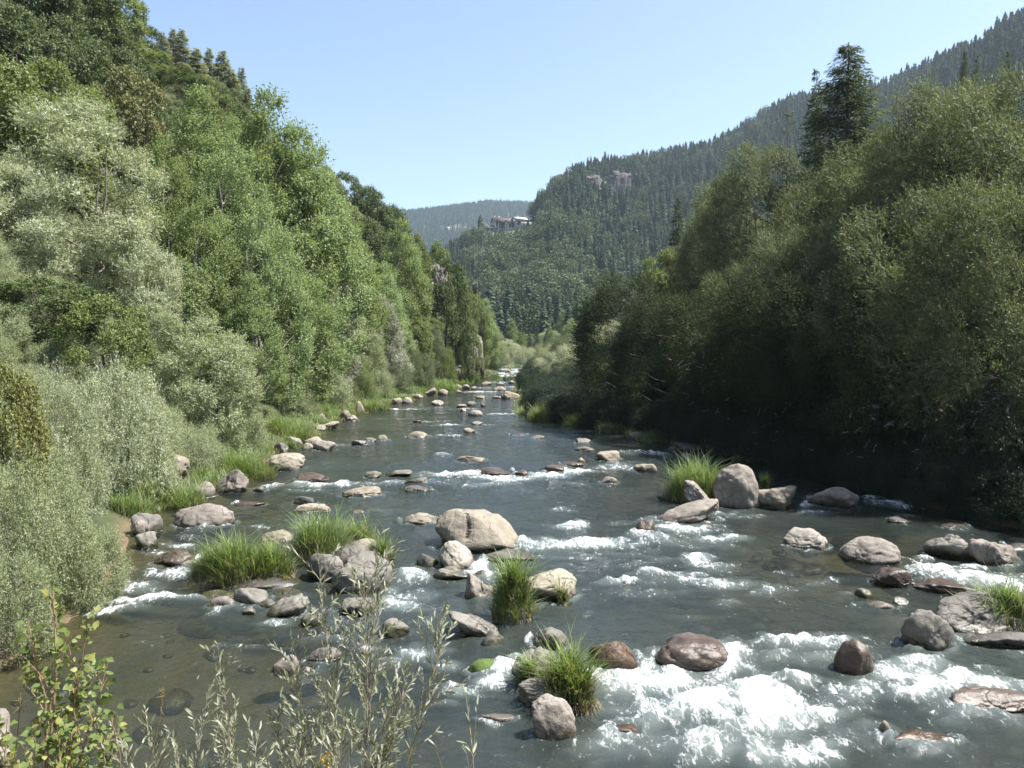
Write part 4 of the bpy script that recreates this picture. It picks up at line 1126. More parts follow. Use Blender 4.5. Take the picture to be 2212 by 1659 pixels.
# ---- left bank, front to back
T('shrub', 60, 985, 19.5, 290, 'willow_shrub', 'big grey-green willow shrub spilling over the water at the left edge', 'shrub', 'willow shrubs on the left bank', mb=.3)
T('shrub2', 175, 1135, 20.5, 200, 'willow_shrub', 'low willow shrub leaning over the white chute at the left', 'shrub', 'willow shrubs on the left bank', mb=-.5)
T('shrub2', 0, 1195, 17.0, 230, 'willow_shrub', 'nearest willow shrub at the left edge, its lowest twigs over the brown pool', 'shrub', 'willow shrubs on the left bank', mb=-.5)
T('shrub', 110, 800, 28, 210, 'willow_shrub', 'grey-leaved willow with a pointed top behind the left edge shrub', 'shrub', 'willow shrubs on the left bank', mat='silver')
T('shrub2', 255, 790, 31, 230, 'willow_shrub', 'silvery willow shrub above the slab-topped bank boulder', 'shrub', 'willow shrubs on the left bank', mat='silver')
T('shrub', 330, 880, 36, 170, 'willow_shrub', 'low willow shrub just behind the slab-topped bank boulder', 'shrub', 'willow shrubs on the left bank')
T('willow2', 430, 690, 41, 270, 'willow_tree', 'spreading grey-green willow above the first bank grass', mat='greywillow')
T('shrub2', 480, 850, 43, 180, 'willow_shrub', 'willow shrub with bare lower twigs overhanging the bank grass', 'shrub', 'willow shrubs on the left bank')
T('ash', 10, 780, 24, 150, 'green_shrub', 'yellowing green bush at the left edge between grey willows', 'shrub', mat='yellow') if 'ash' in PROTO else T('oak2', 10, 790, 24, 170, 'green_shrub', 'yellowing green bush at the left edge between grey willows', 'shrub', mat='yellow')
T('willow', 165, 222, 47, 400, 'willow_tree', 'tallest silver willow with a pointed crown at the left', group=LB)
T('willow2', 40, 360, 43, 260, 'willow_tree', 'silver willow shoulder at the left edge beside the tallest willow', group=LB)
T('willow2', 280, 480, 46, 220, 'willow_tree', 'silver willow under the right side of the tallest willow', group=LB)
T('oak2', 90, 600, 38, 260, 'broadleaf_tree', 'dark green tree filling the gap below the tallest silver willow', group=LB, mat='oak')
T('oak', 220, 640, 37, 220, 'broadleaf_tree', 'green leafy tree with a pale trunk below the tallest silver willow', group=LB, mat='ash')
T('oak2', 385, 560, 50, 170, 'broadleaf_tree', 'bright green fine-leaved tree between silver willow and poplars', group=LB, mat='ash')
T('willow', 330, 660, 42, 200, 'willow_tree', 'grey-green willow in the middle of the left bank', group=LB, mat='greywillow')
T('poplar', 425, 205, 66, 200, 'poplar_tree', 'leftmost tall poplar with glossy leaves and pale upright shoots', group=LB)
T('poplar2', 350, 300, 60, 200, 'poplar_tree', 'poplar just right of the tallest silver willow', group=LB)
T('poplar', 580, 210, 70, 190, 'poplar_tree', 'tallest poplar against the sky on the left slope', group=LB)
T('poplar2', 500, 310, 62, 220, 'poplar_tree', 'broad poplar between the two tallest poplars', group=LB)
T('poplar', 645, 285, 72, 150, 'poplar_tree', 'poplar right of the tallest one against the sky', group=LB)
T('poplar', 678, 322, 75, 110, 'poplar_tree', 'narrow poplar with a leaning tip at the outer edge of the poplars', group=LB)
T('poplar2', 440, 430, 56, 220, 'poplar_tree', 'poplar in the second row under the leftmost tall poplar', group=LB)
T('poplar2', 570, 450, 58, 240, 'poplar_tree', 'wide bushy poplar in the middle of the left slope', group=LB)
T('poplar2', 630, 560, 57, 250, 'poplar_tree', 'large poplar nearest the water with dead pale branches', group=LB)
T('poplar', 540, 600, 54, 190, 'poplar_tree', 'poplar behind the bank shrubs left of the large near poplar', group=LB)
T('willow2', 665, 540, 72, 150, 'white_poplar_tree', 'whitish poplar crown behind the large near poplar', group=LB, mat='white')
T('willow', 715, 580, 70, 130, 'white_poplar_tree', 'white-leaved tree right of the large near poplar', group=LB, mat='white')
T('willow', 825, 640, 82, 90, 'white_poplar_tree', 'small conical white-leaved tree above the bank shrubs', group=LB, mat='white')
T('willow2', 835, 705, 79, 110, 'white_poplar_tree', 'rounded white-leaved tree below the conical one', group=LB, mat='white')
T('willow2', 770, 690, 74, 130, 'willow_tree', 'grey willow between the white-leaved trees', group=LB, mat='greywillow')
T('poplar', 735, 455, 88, 120, 'poplar_tree', 'light green pyramidal poplar below the dark oaks', group=LB, mat='poplarlight')
T('poplar', 765, 500, 86, 100, 'poplar_tree', 'second light green poplar beside the pyramidal one', group=LB, mat='poplarlight')
T('poplar', 868, 482, 104, 110, 'poplar_tree', 'light poplar left of the upper cliff', group=LB, mat='poplarlight')
T('poplar', 830, 575, 92, 90, 'poplar_tree', 'small light poplar under the hollow in the dark oaks', group=LB, mat='poplarlight')
T('poplar2', 800, 600, 92, 110, 'poplar_tree', 'light green poplar mid-slope above the white-leaved trees', group=LB, mat='poplarlight')
T('oak', 880, 610, 104, 110, 'broadleaf_tree', 'green tree mid-slope left of the upper cliff', group=LB, mat='ash')
T('oak2', 900, 690, 100, 80, 'broadleaf_tree', 'yellow-green tree above the bank bushes near the cliff', group=LB, mat='ash')
T('willow2', 930, 705, 106, 70, 'willow_tree', 'billowing olive willow near the cliff, left of a pair', group=LB, mat='olive')
T('willow2', 1000, 722, 118, 52, 'willow_tree', 'billowing olive willow against the lower cliff', group=LB, mat='olive')
T('oak', 965, 560, 122, 110, 'broadleaf_tree', 'dark round oak below the upper cliff', group=LB)
T('oak2', 945, 525, 130, 90, 'broadleaf_tree', 'yellowish tree on top of the upper cliff', group=LB, mat='ash')
T('oak', 1000, 600, 122, 80, 'broadleaf_tree', 'light green tree above the lower cliff', group=LB, mat='ash')
T('oak2', 1030, 640, 121, 70, 'broadleaf_tree', 'small tree leaning out over the lower cliff', group=LB, mat='ash')
T('poplar', 1048, 650, 128, 40, 'poplar_tree', 'pale poplar at the outer end of the left slope', group=LB, mat='poplarlight')
T('oak2', 1016, 692, 116, 46, 'broadleaf_tree', 'small green tree hiding the top of the lower cliff', group=LB, mat='ash', mb=-4)
T('shrub', 990, 790, 114, 40, 'waterside_bush', 'small green bush at the left foot of the lower cliff', 'bush', mat='ash')
T('willow2', 1062, 700, 140, 55, 'willow_tree', 'grey willow just past the lower cliff', group=LB, mat='greywillow')
T('shrub', 1075, 745, 150, 70, 'willow_shrub', 'grey willow shrub beyond the cliff at the left of the rapids', 'shrub')
# bushes along the left water's edge
for (u, vt, D, w, m, lb) in [(600, 780, 62, 150, 'greywillow', 'dark grey willow bush behind the second bank grass'), (690, 790, 70, 140, 'greywillow', 'grey bush at the waterside under the large near poplar'), (755, 770, 76, 110, 'ash', 'green bush at the waterside under the whitish trees'),
        (800, 775, 82, 110, 'greywillow', 'pale grey bush at the waterside below the rounded white-leaved tree'), (850, 780, 88, 90, 'olive', 'olive bush right of the pale grey waterside bush'), (905, 762, 97, 80, 'olive', 'round olive bush on the waterside grass'),
        (870, 740, 95, 90, 'olive', 'taller olive bush behind the waterside grass'), (955, 748, 106, 70, 'ash', 'green bush near the cliff foot'), (985, 765, 112, 46, 'olive', 'small olive bush beside the cliff foot'), (540, 870, 52, 120, 'greywillow', 'low grey bush behind the second bank grass'),
        (640, 850, 62, 110, 'greywillow', 'low dark bush at the waterside left of the four long slabs'), (720, 845, 76, 80, 'greywillow', 'low bush behind the four long slabs'), (1048, 790, 128, 46, 'ash', 'small bush on a gravel island before the far rapids')]:
    T('shrub2' if u % 2 else 'shrub', u, vt, D, w, 'waterside_bush', lb, 'bush', 'bushes along the left water edge', m)
# dark wood and skyline on the upper left
T('oak2', 272, 155, 70, 230, 'broadleaf_tree', 'bronze-brown tree among dark oaks on the upper left slope', group=LB, mat='brown')
for (u, vt, D, w, k, lb) in [(350, 70, 118, 50, 'firgrey', 'leftmost grey conifer on the left skyline'), (374, 62, 122, 46, 'firgrey', 'second grey conifer on the left skyline'), (393, 64, 120, 56, 'firgrey', 'tallest pale conifer on the left skyline'), (425, 105, 116, 60, 'firgrey', 'broad grey conifer on the left skyline'),
        (452, 104, 120, 46, 'firgrey', 'slim conifer with a bare top on the left skyline'), (480, 110, 118, 62, 'firgrey', 'full grey conifer right of the slim one'), (500, 150, 112, 60, 'firgrey', 'grey conifer below the full one'), (521, 146, 118, 44, 'firgrey', 'outermost grey conifer of the skyline row'),
        (535, 190, 112, 40, 'firgrey', 'low grey conifer under the outermost one'), (557, 198, 112, 36, 'spruce', 'small dark spruce on the left skyline beside the poplars'),
        (405, 140, 104, 60, 'firgrey', 'grey larch in the second row under the left skyline, leftmost'), (440, 165, 103, 60, 'firgrey', 'grey larch in the second row under the left skyline, second'), (472, 180, 102, 64, 'firgrey', 'grey larch in the second row under the left skyline, third'), (505, 205, 101, 60, 'firgrey', 'grey larch in the second row under the left skyline, fourth'), (532, 235, 100, 54, 'firgrey', 'grey larch in the second row under the left skyline, lowest')]:
    T(k, u, vt, D, w * 1.6, 'conifer_tree', lb, 'tree', 'conifers on the left skyline')
for (u, vt, D, w, m, lb) in [(745, 372, 118, 100, 'oak', 'highest dark oak right of the poplars on the skyline'), (800, 405, 116, 110, 'oak', 'dark oak on the skyline, middle of the sloping row'), (700, 360, 112, 90, 'ash', 'olive tree on the skyline beside the poplars'), (850, 445, 118, 90, 'oak', 'dark oak at the lower end of the skyline row'),
        (790, 470, 108, 110, 'oak', 'dark oak overhanging a shaded hollow'), (730, 430, 104, 110, 'ash', 'mid-green tree below the highest dark oak'), (845, 510, 112, 80, 'oak', 'dark oak left of the light poplar by the cliff'), (900, 510, 122, 60, 'ash', 'small tree at the end of the left ridge')]:
    T('oak' if u % 2 else 'oak2', u, vt, D, w, 'broadleaf_tree', lb, 'tree', 'oaks on the left ridge', m)
for (u, vt, D, w, m, lb) in [(40, -160, 76, 260, 'oak', 'dark oak at the top left corner'), (150, -90, 82, 220, 'oak', 'dark oak along the top edge, second from the left'), (235, -40, 88, 170, 'ash', 'tree whose crown ends the top edge wood'), (285, 35, 98, 120, 'oak', 'dark tree on the skyline below the top edge'),
        (30, 20, 68, 240, 'oak', 'dense dark oak under the top left corner'), (130, 40, 74, 220, 'oak', 'dense oak behind the point of the tallest silver willow'), (215, 70, 84, 170, 'oak', 'oak above the bronze-brown tree'), (320, 110, 94, 130, 'ash', 'green tree right above the bronze-brown tree'),
        (20, 170, 60, 240, 'ash', 'olive-green tree at the left edge above the silver willow'), (100, 150, 66, 180, 'oak', 'dark oak right behind the point of the tallest silver willow'), (390, 150, 92, 130, 'oak', 'dark green tree below the grey conifers'), (455, 190, 88, 120, 'ash', 'green tree under the middle of the conifers'), (30, 300, 52, 200, 'oak', 'dark tree at the left edge behind the silver willows'), (330, 200, 78, 120, 'oak', 'dark green tree right of the bronze-brown tree')]:
    T('oak' if u % 20 else 'oak2', u, vt, D, w, 'broadleaf_tree', lb, 'tree', 'dark wood at the upper left', m)

# ---- right bank
T('windwillow', 2130, 405, 27, 300, 'willow_tree', 'nearest willow with wind-combed leaves at the right edge', group=RB)
T('windwillow2', 2190, 560, 25, 200, 'willow_tree', 'lower willow crown at the right edge under the nearest one', group=RB)
T('windwillow', 2060, 165, 43, 330, 'willow_tree', 'tall wind-combed willow on the right, highest of its kind', group=RB)
T('windwillow2', 2200, 170, 39, 260, 'willow_tree', 'tall wind-combed willow touching the right edge', group=RB)
T('windwillow2', 1950, 250, 46, 240, 'willow_tree', 'willow crown just right of the larch', group=RB)
T('windwillow', 1900, 390, 44, 240, 'willow_tree', 'shaded willow below the larch', group=RB)
T('windwillow2', 2000, 420, 36, 220, 'willow_tree', 'deep shaded willow behind the nearest right willow', group=RB)
T('larch', 1832, 92, 62, 380, 'larch_tree', 'tall larch rising above the willows at the right', group=RB)
T('spruce', 1764, 150, 66, 110, 'conifer_tree', 'slim conifer top just left of the tall larch', group=RB, mat='larch')
T('pine', 1704, 232, 60, 80, 'pine_tree', 'thin half-bare pine with a reddish trunk left of the larch', group=RB)
T('windwillow2', 1820, 330, 51, 150, 'willow_tree', 'rounded willow crown in front of the larch foot', group=RB)
T('windwillow', 1655, 290, 63, 170, 'willow_tree', 'willow crown left of the half-bare pine', group=RB)
T('windwillow2', 1600, 350, 66, 150, 'willow_tree', 'pale-tipped willow below the mountain skyline', group=RB)
T('windwillow', 1545, 425, 72, 150, 'willow_tree', 'sunlit willow crown in the descending right-hand row', group=RB)
T('windwillow2', 1490, 485, 78, 140, 'willow_tree', 'sunlit willow below the small spruce', group=RB)
T('spruce', 1466, 425, 96, 90, 'spruce_tree', 'small spruce standing out behind the right-hand willows', group=RB, mat='larch')
T('oak', 1440, 540, 78, 130, 'broadleaf_tree', 'dark tree under the small spruce', group=RB, mat='ash')
T('windwillow', 1400, 600, 82, 110, 'willow_tree', 'willow at the inner edge of the right-hand wood', group=RB)
T('oak2', 1405, 680, 78, 110, 'broadleaf_tree', 'dark leafy tree over the sunlit mid-bank shrubs', group=RB)
T('windwillow', 1720, 470, 50, 200, 'willow_tree', 'dark shaded willow around the pine trunk', group=RB)
T('windwillow2', 1600, 540, 56, 200, 'willow_tree', 'dark shaded willow in the middle of the right-hand wood', group=RB)
T('oak', 1510, 600, 62, 180, 'broadleaf_tree', 'dark shaded tree above the purple-flowered bushes', group=RB)
T('oak2', 1800, 560, 44, 220, 'broadleaf_tree', 'darkest tree deep in the right-hand wood', group=RB)
T('oak', 1960, 600, 33, 240, 'broadleaf_tree', 'dark tree right behind the shaded bank', group=RB)
T('oak2', 2120, 700, 26, 220, 'broadleaf_tree', 'dark tree at the right edge over the shaded bank', group=RB)
T('larch', 2085, 105, 120, 60, 'conifer_tree', 'conifer behind the highest right willow, left one', 'tree', 'conifers behind the right willows')
T('spruce', 2110, 120, 115, 60, 'conifer_tree', 'conifer behind the highest right willow, middle one', 'tree', 'conifers behind the right willows', 'larch')
T('spruce', 2180, 110, 110, 70, 'conifer_tree', 'conifer behind the highest right willow, right one', 'tree', 'conifers behind the right willows', 'larch')
# shrubs along the shaded right bank and the sunlit ones beyond it
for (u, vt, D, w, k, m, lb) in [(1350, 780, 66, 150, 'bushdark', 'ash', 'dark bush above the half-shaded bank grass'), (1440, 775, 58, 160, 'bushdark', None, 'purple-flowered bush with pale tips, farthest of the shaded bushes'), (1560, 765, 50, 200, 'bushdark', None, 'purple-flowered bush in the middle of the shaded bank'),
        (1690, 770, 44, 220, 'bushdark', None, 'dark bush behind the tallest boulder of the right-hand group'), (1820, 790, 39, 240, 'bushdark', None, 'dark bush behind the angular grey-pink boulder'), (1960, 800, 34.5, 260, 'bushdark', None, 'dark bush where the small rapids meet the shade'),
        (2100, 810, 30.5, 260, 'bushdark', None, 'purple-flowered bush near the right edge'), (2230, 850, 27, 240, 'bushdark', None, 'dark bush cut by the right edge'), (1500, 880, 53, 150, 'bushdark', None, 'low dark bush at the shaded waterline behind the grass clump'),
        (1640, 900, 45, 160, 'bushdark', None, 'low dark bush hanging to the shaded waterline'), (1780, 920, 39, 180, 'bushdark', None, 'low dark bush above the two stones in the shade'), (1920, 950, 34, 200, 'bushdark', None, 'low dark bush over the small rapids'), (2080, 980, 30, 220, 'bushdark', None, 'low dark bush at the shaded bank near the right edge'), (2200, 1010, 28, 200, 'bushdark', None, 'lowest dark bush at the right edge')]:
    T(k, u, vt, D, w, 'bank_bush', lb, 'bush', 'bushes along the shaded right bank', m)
for (u, vt, D, w, m, lb) in [(1235, 745, 100, 120, 'silver', 'sunlit silvery willow bush on the right bank, largest'), (1190, 770, 112, 90, 'silver', 'sunlit willow bush nearest the far rapids on the right'), (1210, 790, 92, 110, 'olive', 'rounded olive bush in front of the sunlit willow bush'), (1290, 735, 104, 110, 'olive', 'sunlit olive bush at the edge of the tree shade'), (1270, 800, 86, 100, 'olive', 'half-shaded bush above the right bank grass'), (1165, 790, 126, 60, 'silver', 'small pale willow bush by the rapids edge'),
        (1258, 765, 97, 90, 'greywillow', 'grey willow bush between the sunlit and the half-shaded bushes on the right bank'), (1325, 735, 100, 100, 'silver', 'sunlit bush right against the dark right-hand wood'), (1182, 742, 118, 80, 'greywillow', 'pale bush behind the sunlit bush nearest the rapids'), (1226, 722, 112, 90, 'olive', 'tallest of the sunlit bushes behind the right bank'), (1322, 690, 112, 90, 'silver', 'tall silvery willow where the right-hand wood ends'), (1275, 700, 118, 80, 'ash', 'green bush behind the sunlit bushes on the right bank')]:
    T('shrub' if u % 4 else 'shrub2', u, vt, D, w, 'willow_shrub', lb, 'shrub', 'sunlit shrubs on the right bank', m)

# flower spikes of the shaded bushes
def flower_spikes():
    P, A = [], []
    r = np.random.default_rng(55)
    for (u, v, D, n, sx, sz) in [(1560, 785, 46, 60, 1.2, .8), (2090, 840, 31.5, 70, 1.0, .9), (1600, 830, 44, 40, 1.6, 1.0), (2150, 900, 30, 40, .9, .8), (1430, 790, 55, 40, 1.4, .9), (1700, 900, 40.5, 25, 1.5, .7), (1950, 930, 32, 30, 1.6, .8)]:
        c = pix_at(u, v, D)
        q = c + r.normal(size=(n, 3)) * np.array([sx, .5, sz])
        for p in q:
            d = unit(np.array([-0.6 + r.normal() * .3, -.2 + r.normal() * .3, -0.15 + r.normal() * .4]))
            s = np.linspace(0, 1, 12)
            P.append(p + d * s[:, None] * 0.30 + np.array([0, 0, -0.06]) * s[:, None] ** 2); A.append(unit(d + r.normal(size=(12, 3)) * .8))
    P = np.concatenate(P); A = np.concatenate(A)
    V, Fq, lv = leaf_soup(P, A, 0.06, 0.045, r)
    tag(link('flower_spikes', mesh_np('flower_spikes', V, [Fq], [M['flower']], False, {'lv': lv})), 'mauve flower spikes hanging on the shaded right-bank bushes', 'flowers', kind='stuff')
flower_spikes()

# ---- rows filling the slopes behind those trees
SKYR = np.array([(1240, 760), (1290, 725), (1330, 690), (1400, 630), (1450, 570), (1500, 530), (1560, 470), (1620, 410), (1700, 370), (1760, 360), (1850, 365), (1900, 330), (1960, 300), (2050, 240), (2212, 220), (2600, 150)], float)
def fill():
    r = np.random.default_rng(99)
    kinds_l = [('oak', 'oak', 'dark oak packed into the upper left wood'), ('oak2', 'oak', 'dark oak packed into the upper left wood'), ('oak', 'ash', 'mid-green broadleaf packed into the left wood'), ('poplar2', 'poplar', 'poplar packed behind the front row of poplars'), ('willow2', 'greywillow', 'grey willow packed into the lower left wood')]
    n = 0
    for _ in range(6000):
        y = r.uniform(30, 150); dl = r.uniform(3, 58); x = float(x_left(y)) - dl
        u = 1106 + F * x / y
        if u < -260 or u > 1060 or (u < 400 and dl < 9): continue
        if any((x - a) ** 2 + (y - b) ** 2 < (0.75 * c + 1.6) ** 2 for a, b, c in TREES): continue
        g = gz(x, y)
        vs = float(np.interp(u, SKYL[:, 0], SKYL[:, 1])) + 12
        ztop = pix_at(u, vs, y)[2]
        h = min(r.uniform(9, 13) if dl > 17 else r.uniform(4, 7), ztop - g)
        if h < 3.5: continue
        if u > 640 and dl > 14 and y < 100: k = kinds_l[2]
        elif dl > 22: k = kinds_l[r.integers(0, 3)]
        elif 250 < u < 700 and dl > 8: k = kinds_l[3] if r.random() < .7 else kinds_l[2]
        else: k = kinds_l[[2, 4][r.integers(2)]]
        w = h * r.uniform(.62, .85)
        put_tree(k[0], x, y, h, w, 'poplar_tree' if k[0].startswith('pop') else 'willow_tree' if k[0].startswith('wil') else 'broadleaf_tree', k[2], 'tree', k[2].replace('packed', 'trees packed'), k[1])
        n += 1
        if n >= 170: break
    n = 0
    kr = [('windwillow', 'overhang', 'dark willow packed into the right-hand wood'), ('windwillow2', 'overhang', 'dark willow packed into the right-hand wood'), ('oak', None, 'broadleaf tree packed into the shaded right-hand wood')]  # dark leaf colours here paint in the shade of the wood
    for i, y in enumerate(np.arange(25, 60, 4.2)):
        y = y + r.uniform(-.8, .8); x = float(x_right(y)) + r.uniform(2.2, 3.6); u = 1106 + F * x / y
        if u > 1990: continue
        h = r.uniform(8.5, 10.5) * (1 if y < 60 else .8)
        put_tree('windwillow' if i % 3 else 'windwillow2', x, y, h, h * .95, 'willow_tree', 'dark willow leaning out over the shaded right bank', 'tree', 'dark willows leaning over the right bank', 'overhang', rz=0.0)  # darkened leaf colour paints in the shade along the bank
    for _ in range(4000):
        y = r.uniform(24, 120); dr = r.uniform(3, 32); x = float(x_right(y)) + dr
        u = 1106 + F * x / y
        if u > 2300 or u < 1300 + 5.5 * F / y * (y > 55) or (y > 56 and dr < 16): continue
        if any((x - a) ** 2 + (y - b) ** 2 < (0.75 * c + 1.5) ** 2 for a, b, c in TREES): continue
        g = gz(x, y)
        vs = float(np.interp(u, SKYR[:, 0], SKYR[:, 1])) + 14
        h = min(r.uniform(7, 12) if y < 58 else r.uniform(5, 9), pix_at(u, vs, y)[2] - g)
        if h < 3: continue
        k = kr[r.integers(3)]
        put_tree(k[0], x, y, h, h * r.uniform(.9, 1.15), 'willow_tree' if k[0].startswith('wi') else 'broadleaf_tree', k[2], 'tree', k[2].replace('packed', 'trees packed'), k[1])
        n += 1
        if n >= 60: break
fill()
# ---- valley floor beyond the rapids
def valley():
    r = np.random.default_rng(123)
    hero = [(1130, 748, 190, 60, 'shrub', 'silver', 'pale willow bush at the head of the rapids, left'), (1165, 752, 195, 60, 'shrub2', 'greywillow', 'pale willow bush at the head of the rapids, middle'), (1200, 742, 200, 70, 'shrub', 'greywillow', 'pale willow bush at the head of the rapids, right'),
            (1100, 735, 215, 60, 'willow2', 'silver', 'silvery willow standing left behind the rapids'), (1150, 722, 250, 60, 'willow2', 'olive', 'brownish willow dome behind the rapids'), (1185, 712, 255, 60, 'willow2', 'greywillow', 'grey willow dome behind the rapids'), (1105, 690, 260, 44, 'poplar', 'ash', 'green poplar at the valley bend'),
            (1235, 690, 240, 60, 'poplar2', 'poplarlight', 'light green tree group centre right of the valley'), (1215, 672, 270, 50, 'poplar', 'ash', 'tall green tree at the valley bend'), (1270, 665, 235, 60, 'windwillow', 'olive', 'leaning willow at the right of the valley floor'), (1300, 690, 190, 60, 'windwillow2', None, 'olive willow at the right of the valley floor'),
            (1255, 715, 190, 60, 'shrub', 'silver', 'silvery bush at the right of the valley floor'), (1075, 715, 230, 40, 'willow2', 'greywillow', 'grey willow behind the cliff end')]
    for (u, vt, D, w, k, m, lb) in hero:
        T(k, u, vt, D, w, 'valley_tree' if not k.startswith('shrub') else 'valley_bush', lb, 'tree' if not k.startswith('shrub') else 'bush', MID, m)
    n = 0
    for _ in range(1500):
        y = r.uniform(185, 400); u = r.uniform(1050, 1400); x = (u - 1106) * y / F
        din = min(x - float(x_left(y)), float(x_right(y)) - x)
        if (y < 240 and din > -2) or any((x - a) ** 2 + (y - b) ** 2 < (c + 1.2) ** 2 for a, b, c in TREES): continue
        k, m, lb = [('willow2', 'greywillow', 'grey willow in the valley thicket'), ('poplar', 'ash', 'green poplar in the valley thicket'), ('shrub', 'silver', 'pale willow bush in the valley thicket'), ('spruce', None, 'dark spruce in the valley thicket')][r.choice(4, p=[.3, .25, .2, .25])]
        h = dict(willow2=7, poplar=11, shrub=4, spruce=13)[k] * r.uniform(.7, 1.2) * (1.0 if y > 260 else .75)
        put_tree(k, x, y, h, h * (.35 if k == 'spruce' else .5 if k == 'poplar' else .85), 'valley_tree' if k != 'shrub' else 'valley_bush', lb, 'tree' if k != 'shrub' else 'bush', lb.split(' in the')[0] + 's in the valley thicket', m)
        n += 1
        if n >= 70: break
valley()
# ------------------------------------------------------------------ instanced masses (nobody could count them)
def gn_scatter(name, pts, rz, sc, kd, sources, label=None, cat=None):
    me = bpy.data.meshes.new(name)
    me.vertices.add(len(pts)); me.vertices.foreach_set('co', np.ascontiguousarray(pts, dtype=np.float32).ravel())
    for k, a in (('rz', rz), ('sc', sc), ('kd', kd)):
        at = me.attributes.new(k, 'FLOAT', 'POINT'); at.data.foreach_set('value', np.ascontiguousarray(a, dtype=np.float32))
    o = link(name, me)
    g = bpy.data.node_groups.new(name, 'GeometryNodeTree')
    g.interface.new_socket('Geometry', in_out='INPUT', socket_type='NodeSocketGeometry')
    g.interface.new_socket('Geometry', in_out='OUTPUT', socket_type='NodeSocketGeometry')
    N = g.nodes; L = g.links
    gi = N.new('NodeGroupInput'); go = N.new('NodeGroupOutput'); jn = N.new('GeometryNodeJoinGeometry')
    def at(nm):
        a = N.new('GeometryNodeInputNamedAttribute'); a.data_type = 'FLOAT'; a.inputs['Name'].default_value = nm
        return a.outputs['Attribute']
    cx = N.new('ShaderNodeCombineXYZ'); L.new(at('rz'), cx.inputs[2])
    for i, s in enumerate(sources):
        oi = N.new('GeometryNodeObjectInfo'); oi.transform_space = 'ORIGINAL'; oi.inputs['Object'].default_value = s; oi.inputs['As Instance'].default_value = True
        cmp = N.new('FunctionNodeCompare'); cmp.data_type = 'FLOAT'; cmp.operation = 'EQUAL'
        L.new(at('kd'), cmp.inputs[0]); cmp.inputs[1].default_value = float(i); cmp.inputs['Epsilon'].default_value = 0.1
        ip = N.new('GeometryNodeInstanceOnPoints')
        L.new(gi.outputs[0], ip.inputs['Points']); L.new(cmp.outputs[0], ip.inputs['Selection']); L.new(oi.outputs['Geometry'], ip.inputs['Instance'])
        L.new(cx.outputs[0], ip.inputs['Rotation']); L.new(at('sc'), ip.inputs['Scale'])
        L.new(ip.outputs[0], jn.inputs[0])
    L.new(jn.outputs[0], go.inputs[0])
    md = o.modifiers.new('scatter', 'NODES'); md.node_group = g
    return tag(o, label, cat, kind='stuff')

# ------------------------------------------------------------------ the mountain forest
def v_of(x, y, z):
    q = (z - CAM_H) / y
    return 829.5 - F * (q * cp + sp) / (cp - q * sp)

